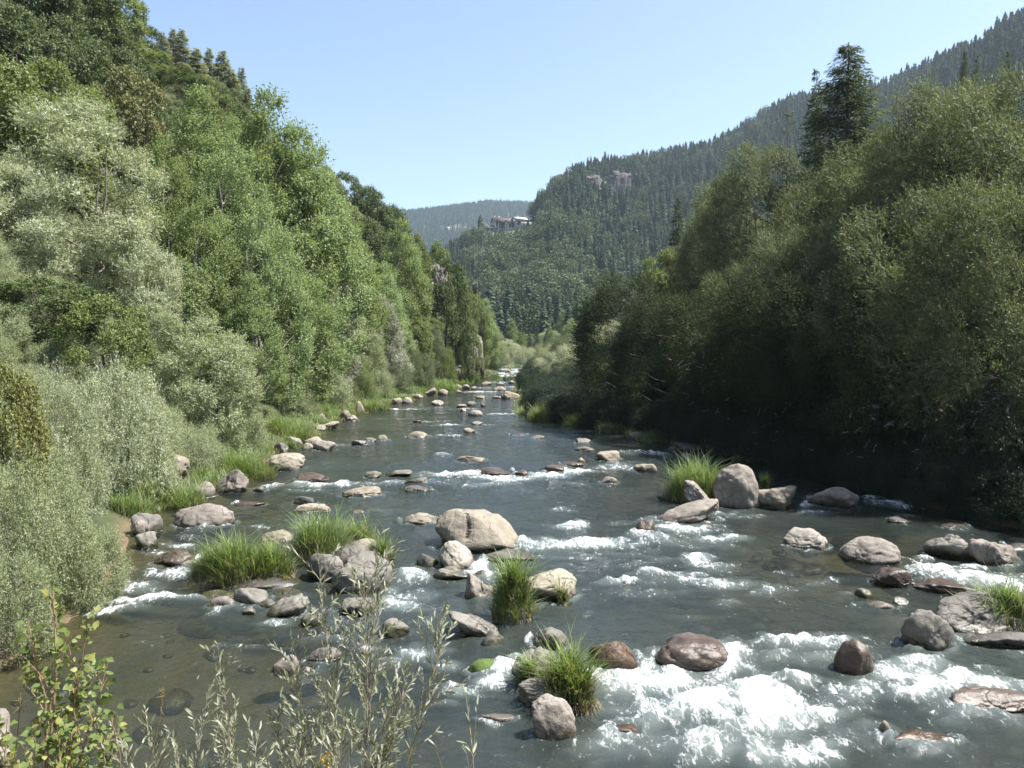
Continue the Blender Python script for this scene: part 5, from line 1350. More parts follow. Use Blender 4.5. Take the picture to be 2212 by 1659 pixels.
def forest():
    r = np.random.default_rng(4)
    con = [far_conifer(60 + i, 18.5 - i, 4.3 + .6 * i) for i in range(3)]
    bro = [far_broadleaf(70 + i, 12, 5.4, 520, 0.8) for i in range(2)]
    pts = []
    # mountain face
    y = np.concatenate([r.uniform(260, 1010, 26000)])
    u = r.uniform(930, 2330, len(y)); x = (u - 1106) * y / F
    z = ground_z(x, y)
    v = v_of(x, y, z)
    # keep what the viewer can see of the face: drop the far side of the ridge, the pasture, the house terrace, the crag
    nz = ground_z(x * 1.02, y * 1.02)
    ok = (z > water_z(y) + 3) & (v_of(x * 1.02, y * 1.02, nz) < v + 3.0)
    ok &= ~((np.abs(u - 1075) < 75) & (np.abs(v - (500 - (u - 1075) * 0.12)) < 8) & (y > 400))
    ok &= ~((u > 1055) & (u < 1170) & (v < 500) & (v > 470) & (y > 400) & (r.random(len(y)) < .93))
    ok &= ~(np.hypot((u - 1325) / 46, (v - 412) / 20) < 1)
    keep_p = np.clip((y / 620.0), .35, 1.0)
    ok &= r.random(len(y)) < (0.42 * keep_p + .1)
    x, y, z, u, v = x[ok], y[ok], z[ok], u[ok], v[ok]
    b = n2(x, y, 0.014, 2, 31.0) + 0.5 * r.random(len(x))
    broad = (b > 0.26) & (u > 1000) & (u < 1650)
    thin = ~broad | (r.random(len(x)) < .5)
    x, y, z, u, v, b, broad = (q[thin] for q in (x, y, z, u, v, b, broad))
    kd = np.where(broad, 3 + r.integers(0, 2, len(x)), r.integers(0, 3, len(x)))
    sc = np.where(broad, r.uniform(.75, 1.35, len(x)), r.uniform(.5, 1.05, len(x)) * (1 + .25 * (r.random(len(x)) < .05))) 
    sc = np.where((u > 1040) & (u < 1160) & (v < 540), sc * (r.uniform(.22, .42, len(x)) + .6 * np.clip((u - 1115) / 45, 0, 1)), sc)
    sc = np.where((u <= 1035), sc * .7, sc)
    rz = r.uniform(0, 6.28, len(x))
    # the 300 that show largest become trees of their own: skyline trees and the nearest rows
    vs = np.interp(u, SKY2[:, 0], SKY2[:, 1])
    size = sc * np.where(broad, 14, 21) / y * F + np.where(np.abs(v - vs) < 14, 12, 0) - np.where(u > 1950, 30, 0) - np.where((u < 970), 30, 0)
    top = np.zeros(len(x), bool); order = np.argsort(-size); nc = nb = 0
    for i in order:
        if kd[i] >= 3 and nb < 80: top[i] = True; nb += 1
        elif kd[i] < 3 and nc < 200: top[i] = True; nc += 1
        if nc + nb >= 280: break
    src = []
    meshes = con + bro
    firsts = {}
    for i in np.where(top)[0]:
        k = int(kd[i]); me = meshes[k]
        sky_row = abs(v[i] - vs[i]) < 14
        o = link('conifer_tree' if k < 3 else 'broadleaf_tree', me, loc=(x[i], y[i], z[i] - .3), rot=(0, 0, rz[i]), scale=(sc[i],) * 3)
        if k < 3:
            lb = 'dark conifer standing on the skyline of the wooded mountain' if sky_row else 'dark conifer on the foot of the wooded mountain'
        else:
            lb = 'round light broadleaf tree among conifers on the mountain skyline' if sky_row else 'round broadleaf tree among conifers on the mountain face'
        tag(o, lb, 'tree', ('conifers' if k < 3 else 'broadleaf trees') + (' on the mountain skyline' if sky_row else ' on the mountain face'))
        firsts.setdefault(k, o)
    rest = ~top
    P = [np.stack([x, y, z - .3], 1)[rest]]; RZ = [rz[rest]]; SCL = [sc[rest]]; KD = [kd[rest]]
    # far blue ridge
    y3 = r.uniform(1250, 2450, 12000); u3 = r.uniform(740, 1260, 12000); x3 = (u3 - 1106) * y3 / F; z3 = ground_z(x3, y3); v3 = v_of(x3, y3, z3)
    ok = ~(np.hypot((u3 - 985) / 36, (v3 - 493) / 6) < 1) & (z3 > 20)
    P.append(np.stack([x3, y3, z3 - .3], 1)[ok]); RZ.append(r.uniform(0, 6.28, ok.sum())); SCL.append(r.uniform(.75, 1.2, ok.sum())); KD.append(r.integers(0, 3, ok.sum()))
    gn_scatter('mountain_forest', np.concatenate(P), np.concatenate(RZ), np.concatenate(SCL), np.concatenate(KD), [firsts[k] for k in range(5)],
               'dark conifer forest covering the mountain beyond the river', 'forest')
forest()

def undergrowth():
    r = np.random.default_rng(8)
    src = []
    for nm, mt in (('shrub', 'ash'), ('bushdark', None)):
        pass
    crowns = {}
    for o in bpy.data.objects:
        if o.parent and o.name.split('.')[0] == 'foliage' and o.material_slots[0].link == 'DATA' and o.data.name.startswith(('shrub_', 'bushdark_')):
            crowns.setdefault(o.data.name, o)
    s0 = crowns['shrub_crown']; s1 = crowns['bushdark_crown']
    n = 5200
    y = 18 + 150 * r.random(n) ** 1.3; side = r.random(n) < .62
    dl = np.where(side, np.where(y < 38, 2.6, 5.5), 0.4) + 45 * r.random(n) ** 1.6
    x = np.where(side, x_left(y) - dl, x_right(y) + dl * .8)
    u = 1106 + F * x / y
    ok = (u > -150) & (u < 2400) 
    x, y, side, dl = x[ok], y[ok], side[ok], dl[ok]
    z = ground_z(x, y)
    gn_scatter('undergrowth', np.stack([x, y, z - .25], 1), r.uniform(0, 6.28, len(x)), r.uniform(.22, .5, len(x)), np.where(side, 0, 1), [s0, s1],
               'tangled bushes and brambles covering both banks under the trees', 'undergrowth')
undergrowth()

# ------------------------------------------------------------------ crags and cliffs
def crag(u, v, D, w, h, mat, label, seed, deep=0.7, cat='cliff', name='cliff', yaw=0.0, push=0.35, planes=16, blocky=False):
    c = pix_at(u, v, D)
    P, Fc = stone_shape(seed, 6 if blocky else 5, planes, 30, (.5, .95), .09)
    a, hh = w * D / F / 2, h * D / F / 2
    if blocky:
        P = np.sign(P) * np.abs(P) ** np.array([.65, .65, .5])
        P[:, :2] *= (1.0 - 0.22 * P[:, 2] + 0.10 * np.clip(-P[:, 2] - .5, 0, 1))[:, None]
        cell = np.floor(P * np.array([2.6, 2.6, 1.7]) + 0.5 * fbm(P * 1.2 + seed, 2)[:, None] + seed)
        P = P * (1 + 0.16 * (_hash(cell[:, 0].astype(np.int64), cell[:, 1].astype(np.int64), cell[:, 2].astype(np.int64)) - .5))[:, None]
    # upright cracks
    q = np.abs(np.sin(P[:, 0] * 7 + 2.2 * fbm(P * 1.3 + seed, 2))) ** 0.5
    nrm = unit(P)
    P = P * (0.93 + 0.09 * q)[:, None]
    st = fbm(np.stack([P[:, 0] * 5, P[:, 1] * 5, P[:, 2] * 1.2], 1) + seed, 3)
    P = P + nrm * (0.07 * st)[:, None]
    P = P * np.array([a, a * deep, hh])
    me = mesh_np(name, P, [Fc], [M[mat]], False)
    return tag(link(name, me, loc=(c[0], D + a * deep * push, c[2]), rot=(0, 0, yaw)), label, cat)
crag(1020, 772, 119, 46, 112, 'cliffpale', 'upright lower cliff standing in the water at the end of the left slope', 321, deep=1.6, yaw=.2, planes=14, blocky=True, push=.75)
crag(1002, 808, 118, 40, 42, 'cliffpale', 'grey ledge at the left foot of the lower cliff', 322, planes=12, blocky=True, push=.8)
crag(938, 606, 122.5, 56, 70, 'cliff', 'upper cliff face among the trees of the left slope', 323, deep=1.2, push=1.0, planes=14, blocky=True)
crag(955, 625, 122, 30, 50, 'cliff', 'lower block of the upper cliff', 327, push=1.0, planes=14, blocky=True)
crag(1026, 622, 120, 12, 28, 'cliff', 'small rock pinnacle above the lower cliff', 324, cat='rock', name='rock_pinnacle')
for (u, v, w, h, lb, sd) in [(1285, 400, 56, 50, 'purplish crag on the mountain, left part', 311), (1338, 402, 60, 66, 'purplish crag on the mountain, tallest middle part', 312), (1383, 388, 32, 30, 'purplish crag on the mountain, small upper right part', 313)]:
    g = pix_ground(u, v + h * .3)
    crag(u, v, g[1] - 4, w, h, 'farcliff', lb, sd, cat='crag', name='mountain_crag', deep=.8, blocky=True, planes=14, push=.9)

# ------------------------------------------------------------------ buildings on the mountain shoulder
M['render_white'] = plain_mat('white render', (0.36, 0.355, 0.34), 0.9)
M['rooftile'] = plain_mat('brown roof tiles', (0.065, 0.05, 0.042), 0.85)
M['paleroof'] = plain_mat('pale sheet roof', (0.46, 0.43, 0.40), 0.5)
M['windowglass'] = plain_mat('window glass', (0.03, 0.035, 0.04), 0.15)
M['woodwork'] = plain_mat('dark timber', (0.08, 0.05, 0.035), 0.8)
def gable_roof(w, d, h, over=0.8, th=0.35):
    x, y = w / 2 + over, d / 2 + over
    e = -0.25 * h
    V = np.array([[-x, -y, e], [x, -y, e], [x, y, e], [-x, y, e], [-x, 0, h], [x, 0, h],
                  [-x, -y, e + th], [x, -y, e + th], [x, y, e + th], [-x, y, e + th], [-x, 0, h + th], [x, 0, h + th]], float)
    Q = np.array([[0, 4, 5, 1], [4, 3, 2, 5], [6, 7, 11, 10], [10, 11, 8, 9], [0, 1, 7, 6], [2, 3, 9, 8], [0, 6, 10, 4], [4, 10, 9, 3], [1, 5, 11, 7], [5, 2, 8, 11]])
    return V, Q
def house(loc, rz, w, d, h, roofh, label, floors=3, cols=7, name='house', roofmat='rooftile', balcony=True, chimneys=1):
    root = bpy.data.objects.new(name, None); COL.objects.link(root)
    root.location = loc; root.rotation_euler = (0, 0, rz)
    tag(root, label, 'building')
    S = Soup(); S.box((0, 0, h / 2 - 4), (w, d, h + 8))
    # gable ends close the wall up to the roof
    for s in (-1, 1):
        xx = s * (w / 2 - .02)
        S.add(np.array([[xx, -d / 2, h], [xx, d / 2, h], [xx, 0, h + roofh * .93], [xx - s * .3, -d / 2, h], [xx - s * .3, d / 2, h], [xx - s * .3, 0, h + roofh * .93]]), np.array([[0, 1, 2], [3, 5, 4]]))
    link('wall', S.mesh('wall', [M['render_white']]), root)
    V, Q = gable_roof(w, d, roofh)
    rf = link('roof', mesh_np('roof', V + np.array([0, 0, h + .03]), [Q], [M[roofmat]]), root)
    for c in range(chimneys):
        S = Soup(); S.box((-w * .25 + c * w * .3, d * .15, h + roofh + .3), (.9, .9, 2.6)); link('chimney', S.mesh('chimney', [M['render_white']]), rf)
    S = Soup(); S.box((0, 0, 0), (1.3, .10, 1.5)); wm = S.mesh('window', [M['windowglass']])
    S = Soup()
    for q in ((-.72, 0, 0, .14, 1.78), (.72, 0, 0, .14, 1.78), (0, 0, .82, 1.3, .14), (0, 0, -.82, 1.3, .14)): S.box((q[0], -.03, q[2]), (q[3], .14, q[4]))
    fm = S.mesh('frame', [M['woodwork']])
    for fl in range(floors):
        for c in range(cols):
            wo = link('window', wm, root, (-w / 2 + w * (c + .5) / cols, -d / 2 - .05, h * (fl + .55) / floors))
            link('frame', fm, wo)
    if balcony:
        S = Soup(); zb = h * (floors - 1) / floors + .1
        S.box((0, -d / 2 - .8, zb), (w * .9, 1.5, .2)); S.box((0, -d / 2 - 1.5, zb + .6), (w * .9, .1, 1.0))
        link('balcony', S.mesh('balcony', [M['woodwork']]), root)
    return root
def houses():
    def at(u, v):
        g = pix_ground(u, v); return g
    D0 = None
    for (u, v, w, d, h, rh, rz, lb, fl, co, rm) in [(1088, 497, 15, 10, 6.5, 3.0, .5, 'white hotel block with a steep brown roof on the mountain shoulder', 3, 7, 'rooftile'), (1073, 500, 6, 7, 8, 2.8, .5, 'narrow white tower house at the left end of the hotel', 3, 2, 'rooftile'),
            (1110, 495, 14, 8, 4.6, 1.8, .45, 'low connecting wing right of the hotel block', 2, 5, 'rooftile'), (1129, 491, 16, 10, 5.6, 2.0, .4, 'wide-roofed white house above the hotel', 2, 4, 'paleroof')]:
        g = at(u, v)
        gx, gy = g[0], g[1]
        house((gx, gy - 2, gz(gx, gy)), rz, w, d, h, rh, lb, fl, co, roofmat=rm)
    g = at(1144, 490)
    S = Soup(); S.box((0, 0, 0), (20, 1.2, 5.0))
    tag(link('retaining_wall', S.mesh('retaining_wall', [M['paleroof']]), loc=(g[0] + 3, g[1] - 3, gz(g[0], g[1]) + .5), rot=(0, 0, .2)), 'pale retaining wall right of the hotel on the mountain shoulder', 'wall')
    g = at(1064, 501)
    house((g[0] - 3, g[1] - 6, gz(g[0], g[1] - 6)), .25, 7, 7, 3.5, 2.2, 'small brown-roofed outbuilding left of the hotel', 1, 2, balcony=False, chimneys=0)
    g = pix_ground(957, 497)
    house((g[0], g[1], g[2]), -.3, 16, 9, 6, 3, 'white farmhouse with a dark roof by the pasture on the far ridge', 2, 4, balcony=False)
    house((g[0] + 14, g[1] - 6, g[2] - 2), -.3, 6, 6, 6, 2, 'small white outbuilding beside the far ridge farmhouse', 1, 2, balcony=False, roofmat='paleroof', chimneys=0)
houses()
# ------------------------------------------------------------------ grass clumps
def grass_blades(P, H, Wd, lean, rng, segs=3):
    n = len(P)
    a = rng.uniform(0, 6.283, n); d = np.stack([np.cos(a), np.sin(a), 0 * a], 1)
    d = unit(d + lean)  # lean: (n,3) outward bias
    d[:, 2] = 0
    bend = rng.uniform(0.2, 1.0, n)
    side = np.stack([-d[:, 1], d[:, 0], 0 * a], 1); side = unit(side + 1e-6)
    q = np.linspace(0, 1, segs + 1)
    rows = []
    for k, t in enumerate(q):
        c = P + d * (H * bend * t ** 1.9)[:, None] + np.array([0, 0, 1.0]) * (H * (t - 0.32 * bend * t ** 2.6))[:, None]
        w = Wd * (1 - t) ** 0.7 * (0.75 + .5 * t) + 0.001
        rows.append(np.stack([c - side * w[:, None] / 2, c + side * w[:, None] / 2], 1))
    V = np.stack(rows, 1).reshape(-1, 3)             # n, segs+1, 2, 3
    m = (segs + 1) * 2
    base = (np.arange(n) * m)[:, None, None]; k = (np.arange(segs) * 2)[None, :, None]
    Fq = (base + k + np.array([0, 1, 3, 2])[None, None]).reshape(-1, 4)
    return V, Fq, m

def tuft(center, rx, ry, h, n, label, seed, name='grass_clump', group='grass clumps in the river', dry=0.18, z=None, mound=0.25, width=0.026, cat='grass clump', ground=False, collect=None):
    """blades grown in many small tussocks, each with its own height and lean, straw hanging at the rim"""
    rng = np.random.default_rng(seed)
    nt = max(6, int(n / 45))
    a0 = rng.uniform(0, 6.283, nt); r0 = np.sqrt(rng.random(nt))
    tx, ty = r0 * np.cos(a0), r0 * np.sin(a0)
    hf = rng.uniform(.55, 1.12, nt); hf[r0 > .8] *= .8
    tl = rng.normal(size=(nt, 2)) * .5
    ti = rng.integers(0, nt, n)
    q = rng.normal(size=(n, 2)) * np.array([.13, .13])
    ux, uy = tx[ti] + q[:, 0], ty[ti] + q[:, 1]
    r = np.minimum(np.hypot(ux, uy), 1.15); a = np.arctan2(uy, ux)
    off = np.stack([rx * ux, ry * uy], 1)
    c = np.array(center, float)
    if ground:
        zz = ground_z(c[0] + off[:, 0], c[1] + off[:, 1]) - c[2]
        zz = np.maximum(zz, water_z(c[1] + off[:, 1]) - c[2] - .05)
    else:
        zz = mound * h * (1 - np.minimum(r, 1) ** 2)
    P = np.stack([off[:, 0], off[:, 1], zz], 1)
    lean = np.stack([np.cos(a) * r * .8 + tl[ti, 0], np.sin(a) * r * .8 + tl[ti, 1], 0 * a], 1)
    H = h * rng.uniform(.42, .92, n) * hf[ti] * (1 - 0.25 * np.minimum(r, 1) ** 2)
    tall = rng.random(n) < .03
    H = np.where(tall, h * rng.uniform(.85, 1.1, n), H)
    dryb = rng.random(n) < dry * (0.4 + 1.8 * r ** 3)
    H = np.where(dryb, H * .75, H)
    V, Fq, m = grass_blades(P, H, width * rng.uniform(.6, 1.5, n), lean, rng)
    lv = np.where(dryb, 0.88 + .12 * rng.random(n), np.clip(0.55 * rng.random(nt)[ti] + 0.3 * rng.random(n), 0, .84))
    lvv = np.repeat(lv, m).reshape(n, m)
    foot = (rng.random(n) < 0.4 * r ** 2 + .03)
    lvv[foot, :3] = 0.95
    # straw lying over the rim
    ns = int(n * dry * .35)
    if ns and not ground:
        a2 = rng.uniform(0, 6.283, ns)
        P2 = np.stack([rx * .92 * np.cos(a2), ry * .92 * np.sin(a2), np.full(ns, mound * h * .12)], 1)
        l2 = np.stack([np.cos(a2), np.sin(a2), 0 * a2], 1) * 4
        V2, F2, m2 = grass_blades(P2, rng.uniform(.25, .6, ns) * min(h, 1.0), np.full(ns, width * .7), l2, rng)
        V2[:, 2] = V2[:, 2] - 0.9 * np.maximum(np.hypot((V2[:, 0] / rx), (V2[:, 1] / ry)) - .92, 0) * h
        V = np.concatenate([V, V2]); Fq = np.concatenate([Fq, F2 + n * m]); lvv = np.concatenate([lvv.ravel(), np.full(len(V2), .95)])
    if collect is not None:
        collect.append((V + c, Fq, lvv.ravel())); return None
    o = link(name, mesh_np(name, V, [Fq], [M['grass']], False, {'lv': lvv.ravel()}), loc=c)
    tag(o, label, cat, group)
    return o

def strip(parts, label):
    n0, VS, FS, LS = 0, [], [], []
    for V, Fq, lv in parts:
        VS.append(V); FS.append(Fq + n0); LS.append(lv); n0 += len(V)
    tag(link('bank_grass', mesh_np('bank_grass', np.concatenate(VS), [np.concatenate(FS)], [M['grass']], False, {'lv': np.concatenate(LS)})), label, 'grass', kind='stuff')

def G(u0, u1, vt, vb, n, label, seed, ratio=0.7, base=None, **kw):
    """a clump whose foot line shows at vb and whose tips reach vt"""
    p = pix_water((u0 + u1) / 2, vb) if base is None else np.array(base)
    D = np.linalg.norm(p - np.array([0, 0, CAM_H])); k = D / F
    rx = (u1 - u0) / 2 * k * 0.84
    ry = rx * ratio
    th = math.atan2(CAM_H - p[2], p[1])
    h = ((vb - vt) * k - ry * 1.1 * math.sin(th)) / math.cos(th) / 1.08
    h = max(h * .92, 0.35)
    return tuft((p[0], p[1] + ry * .9, p[2] + 0.05), rx, ry, h, n, label, seed, **kw)

# an earth and root base keeps the island clumps above the water
def island(u, v, w, d, h, label, seed):
    p = pix_water(u, v)
    D = np.linalg.norm(p); k = D / F
    P, Fc = stone_shape(seed, 4, 8, 8)
    o = link('gravel_island', mesh_np('gravel_island', P * np.array([w * k / 2, d, h]), [Fc], [M['rd']], True), loc=(p[0], p[1] + d, p[2]))
    tag(o, label, 'gravel bank')
island(520, 1282, 215, 1.0, 0.22, 'low dark gravel bank under the left grass island', 401)
island(715, 1225, 170, 1.2, 0.55, 'dark earth and root mound under the tall grass clump', 402)
island(1205, 1545, 170, .8, 0.22, 'low gravel bank under the nearest reed clump', 403)
island(1510, 1090, 150, 1.3, .35, 'low gravel bank under the round grass clump', 404)
for args in [
    (403, 560, 1140, 1272, 2600, 'dense leafy green clump forming the left end of the grass island', 1, dict(ratio=.65)),
    (520, 628, 1150, 1262, 1500, 'shorter grass clump between the leafy clump and the tall clump', 2, dict(ratio=.7)),
    (618, 755, 1082, 1222, 2600, 'tallest grass clump on the island, with a straw fringe hanging at its foot', 3, dict(ratio=.75, dry=.25)),
    (720, 808, 1098, 1195, 1500, 'yellow-green grass at the right end of the tall clump', 4, dict(ratio=.7, dry=.3)),
    (795, 850, 1135, 1225, 500, 'thin grass tuft hanging over the right end of the island', 5, dict(ratio=.6)),
    (1064, 1150, 1196, 1350, 1300, 'upright reed clump against the broad tan boulder', 6, dict(ratio=.6, dry=.2, mound=.5)),
    (1185, 1232, 1240, 1308, 220, 'sparse reeds growing on the face of the broad tan boulder', 7, dict(ratio=.5)),
    (1175, 1300, 1365, 1545, 1100, 'nearest reed clump, ragged and hanging towards the cascade', 8, dict(ratio=.6, dry=.32)),
    (1108, 1180, 1400, 1490, 380, 'small reed tuft left of the nearest clump', 9, dict(ratio=.7, dry=.2)),
    (1445, 1578, 968, 1088, 2800, 'round bushy grass clump left of the tallest boulder of the right-hand group', 10, dict(ratio=.8, dry=.12)),
    (1640, 1664, 1008, 1062, 300, 'narrow grass tuft growing behind the tallest boulder of the right-hand group', 11, dict(ratio=.9)),
    (2128, 2250, 1245, 1362, 1300, 'green reeds on the dark-fronted boulder at the right edge', 12, dict(ratio=.6)),
]:
    G(args[0], args[1], args[2], args[3], args[4], args[5], args[6], **args[7])
# bank grass
BG = 'grass along the river banks'
for (u0, u1, vt, vb, n, lb, sd) in [(425, 585, 952, 1040, 2600, 'bright bank grass behind the cracked boulder', 21), (290, 425, 1015, 1098, 2200, 'bank grass around the slab-topped boulder', 22), (545, 672, 880, 956, 2400, 'tall bank grass behind the left bank cluster of stones', 23), (655, 745, 872, 908, 1500, 'bank grass behind the four long slabs', 24),
        (755, 838, 846, 888, 1500, 'bright bank grass by the upright tan stone', 25), (900, 1000, 805, 846, 1700, 'bank grass before the cliff', 26), (835, 905, 838, 866, 900, 'bank grass under the olive bushes', 27), (590, 640, 930, 972, 700, 'small bank grass tuft over the dark stone', 28), (975, 1020, 808, 834, 700, 'bank grass at the cliff foot', 29),
        (1142, 1232, 842, 912, 2600, 'bright grass point on the right bank', 31), (1222, 1292, 866, 920, 1700, 'rounded grass hummock right of the grass point', 32), (1130, 1168, 824, 856, 800, 'dark green grass tuft beyond the grass point', 33), (1288, 1370, 890, 936, 1500, 'bank grass in half shade right of the hummock', 34), (1370, 1470, 905, 956, 1300, 'bank grass deep in shade on the right bank', 35),
        (1180, 1250, 828, 872, 1300, 'grass behind the grass point', 36), (1090, 1150, 782, 792, 700, 'green grass strip at the end of the visible river', 37), (235, 320, 1040, 1118, 1500, 'bank grass under the willow shrubs at the left', 38)]:
    p = pix_water((u0 + u1) / 2, vb)
    G(u0, u1, vt, vb, n, lb, sd, ratio=.8, group=BG, ground=True, dry=.12, cat='grass clump', name='grass_tussock', width=0.03 * max(1, p[1] / 45))
def fringes():
    r = np.random.default_rng(61)
    A, Bq, Cq = [], [], []
    for i, y in enumerate(np.arange(43, 62, 2.8)):
        x = float(x_right(y)) + .5
        tuft((x, y, float(water_z(y)) + .05), 1.5, 1.3, r.uniform(.8, 1.2), 700, '', 500 + i, ground=True, width=.034, dry=.08, collect=A)
    for row, off in enumerate((0.6, 3.2)):
        for y in np.arange(63 + row, 102, 3.2):
            x = float(x_right(y)) + off + r.uniform(-.3, .3)
            tuft((x, y, gz(x, y) + .02), 2.0, 2.2, r.uniform(1.1, 1.6), 620, '', 600 + len(Bq), ground=True, width=.05, dry=.1, collect=Bq)
    for y in np.arange(30, 112, 2.9):
        x = float(x_left(y)) - r.uniform(.6, 1.2)
        tuft((x, y, gz(x, y) + .02), 1.6, 1.9, r.uniform(.8, 1.3), 520, '', 700 + len(Cq), ground=True, width=.028 * max(1, y / 45), dry=.15, collect=Cq)
    strip(A, 'dark grass fringe along the shaded right bank')
    strip(Bq, 'sunlit grass on the right bank where the river bulges')
    strip(Cq, 'sunlit grass between the bushes and the water on the left bank')
fringes()
# small willow bush on its gravel island, mid-river far off
T('shrub', 1052, 803, 112, 62, 'willow_shrub', 'low willow bush on a gravel island before the far rapids', 'shrub', z=None) if False else None
pb = pix_water(1052, 826)
put_tree('shrub', pb[0], pb[1] + 1.5, 1.9, 4.4, 'willow_shrub', 'low willow bush on a gravel island before the far rapids', 'shrub', None, 'ash', z=float(water_z(pb[1])) + .1)
pb = pix_water(1100, 822)
put_tree('shrub', pb[0], pb[1] + 1.2, 1.1, 2.2, 'willow_shrub', 'tiny willow bush behind the round brown stone', 'shrub', None, 'olive', z=float(water_z(pb[1])) + .1)

# ------------------------------------------------------------------ foreground saplings: every leaf its own piece
def poplar_leaf_mesh(name, seed):
    r = np.random.default_rng(seed)
    o = np.array([(0, 0), (.30, .10), (.46, .30), (.40, .52), (.20, .78), (0, 1.05), (-.20, .78), (-.40, .52), (-.46, .30), (-.30, .10)]) * r.uniform(.92, 1.08, (10, 1))
    mid = np.array([(0, .12), (0, .4), (0, .75)])
    V = np.array([(x, y, .16 * abs(x) + .10 * math.sin(y * 2) - .05 * r.random()) for x, y in np.concatenate([o, mid])])
    Fc = [[0, 1, 10], [1, 2, 10], [2, 11, 10], [2, 3, 11], [3, 4, 12], [3, 12, 11], [4, 5, 12], [0, 10, 9], [9, 10, 8], [8, 10, 11], [8, 11, 7], [7, 12, 6], [7, 11, 12], [6, 12, 5]]
    # stalk
    V = np.concatenate([V, [(-.012, -.45, -.02), (.012, -.45, -.02)]])
    Fc.append([13, 14, 0])
    return mesh_np(name, V, [np.array(Fc)], [M['nearpoplar']], True, {'lv': np.full(len(V), r.random())})
def willow_leaf_mesh(name, seed):
    r = np.random.default_rng(seed)
    t = np.linspace(0, 1, 6); w = 0.105 * np.sin(np.pi * np.clip(t * .96 + .03, 0, 1)) ** .8
    cv = r.uniform(-.12, .18)
    V = np.concatenate([np.stack([s * w, t, cv * t ** 2 + .22 * np.abs(w) * (s != 0)], 1) for s in (-1, 0, 1)])
    Fq = []
    for k in range(5):
        Fq += [[k, 6 + k, 7 + k, k + 1], [6 + k, 12 + k, 13 + k, 7 + k]]
    return mesh_np(name, V, [np.array(Fq)], [M['nearwillow']], True, {'lv': np.full(len(V), r.random())})
PL = [poplar_leaf_mesh('leaf', k) for k in range(10)]
WL = [willow_leaf_mesh('leaf', 20 + k) for k in range(12)]

def frame_from(A, N):
    A = unit(A); X = unit(np.cross(A, N)); Z = np.cross(X, A)
    return Matrix(((X[0], A[0], Z[0], 0), (X[1], A[1], Z[1], 0), (X[2], A[2], Z[2], 0), (0, 0, 0, 1)))

def curve(p0, p1, bow, rng, n=10):
    q = np.linspace(0, 1, n)[:, None]
    p0 = np.array(p0); p1 = np.array(p1); L = np.linalg.norm(p1 - p0)
    b = np.array(bow) * L
    w = np.cumsum(rng.normal(size=(n, 3)) * 0.006 * L, 0)
    return p0 + (p1 - p0) * q + b * (np.sin(np.pi * q)) + w * q

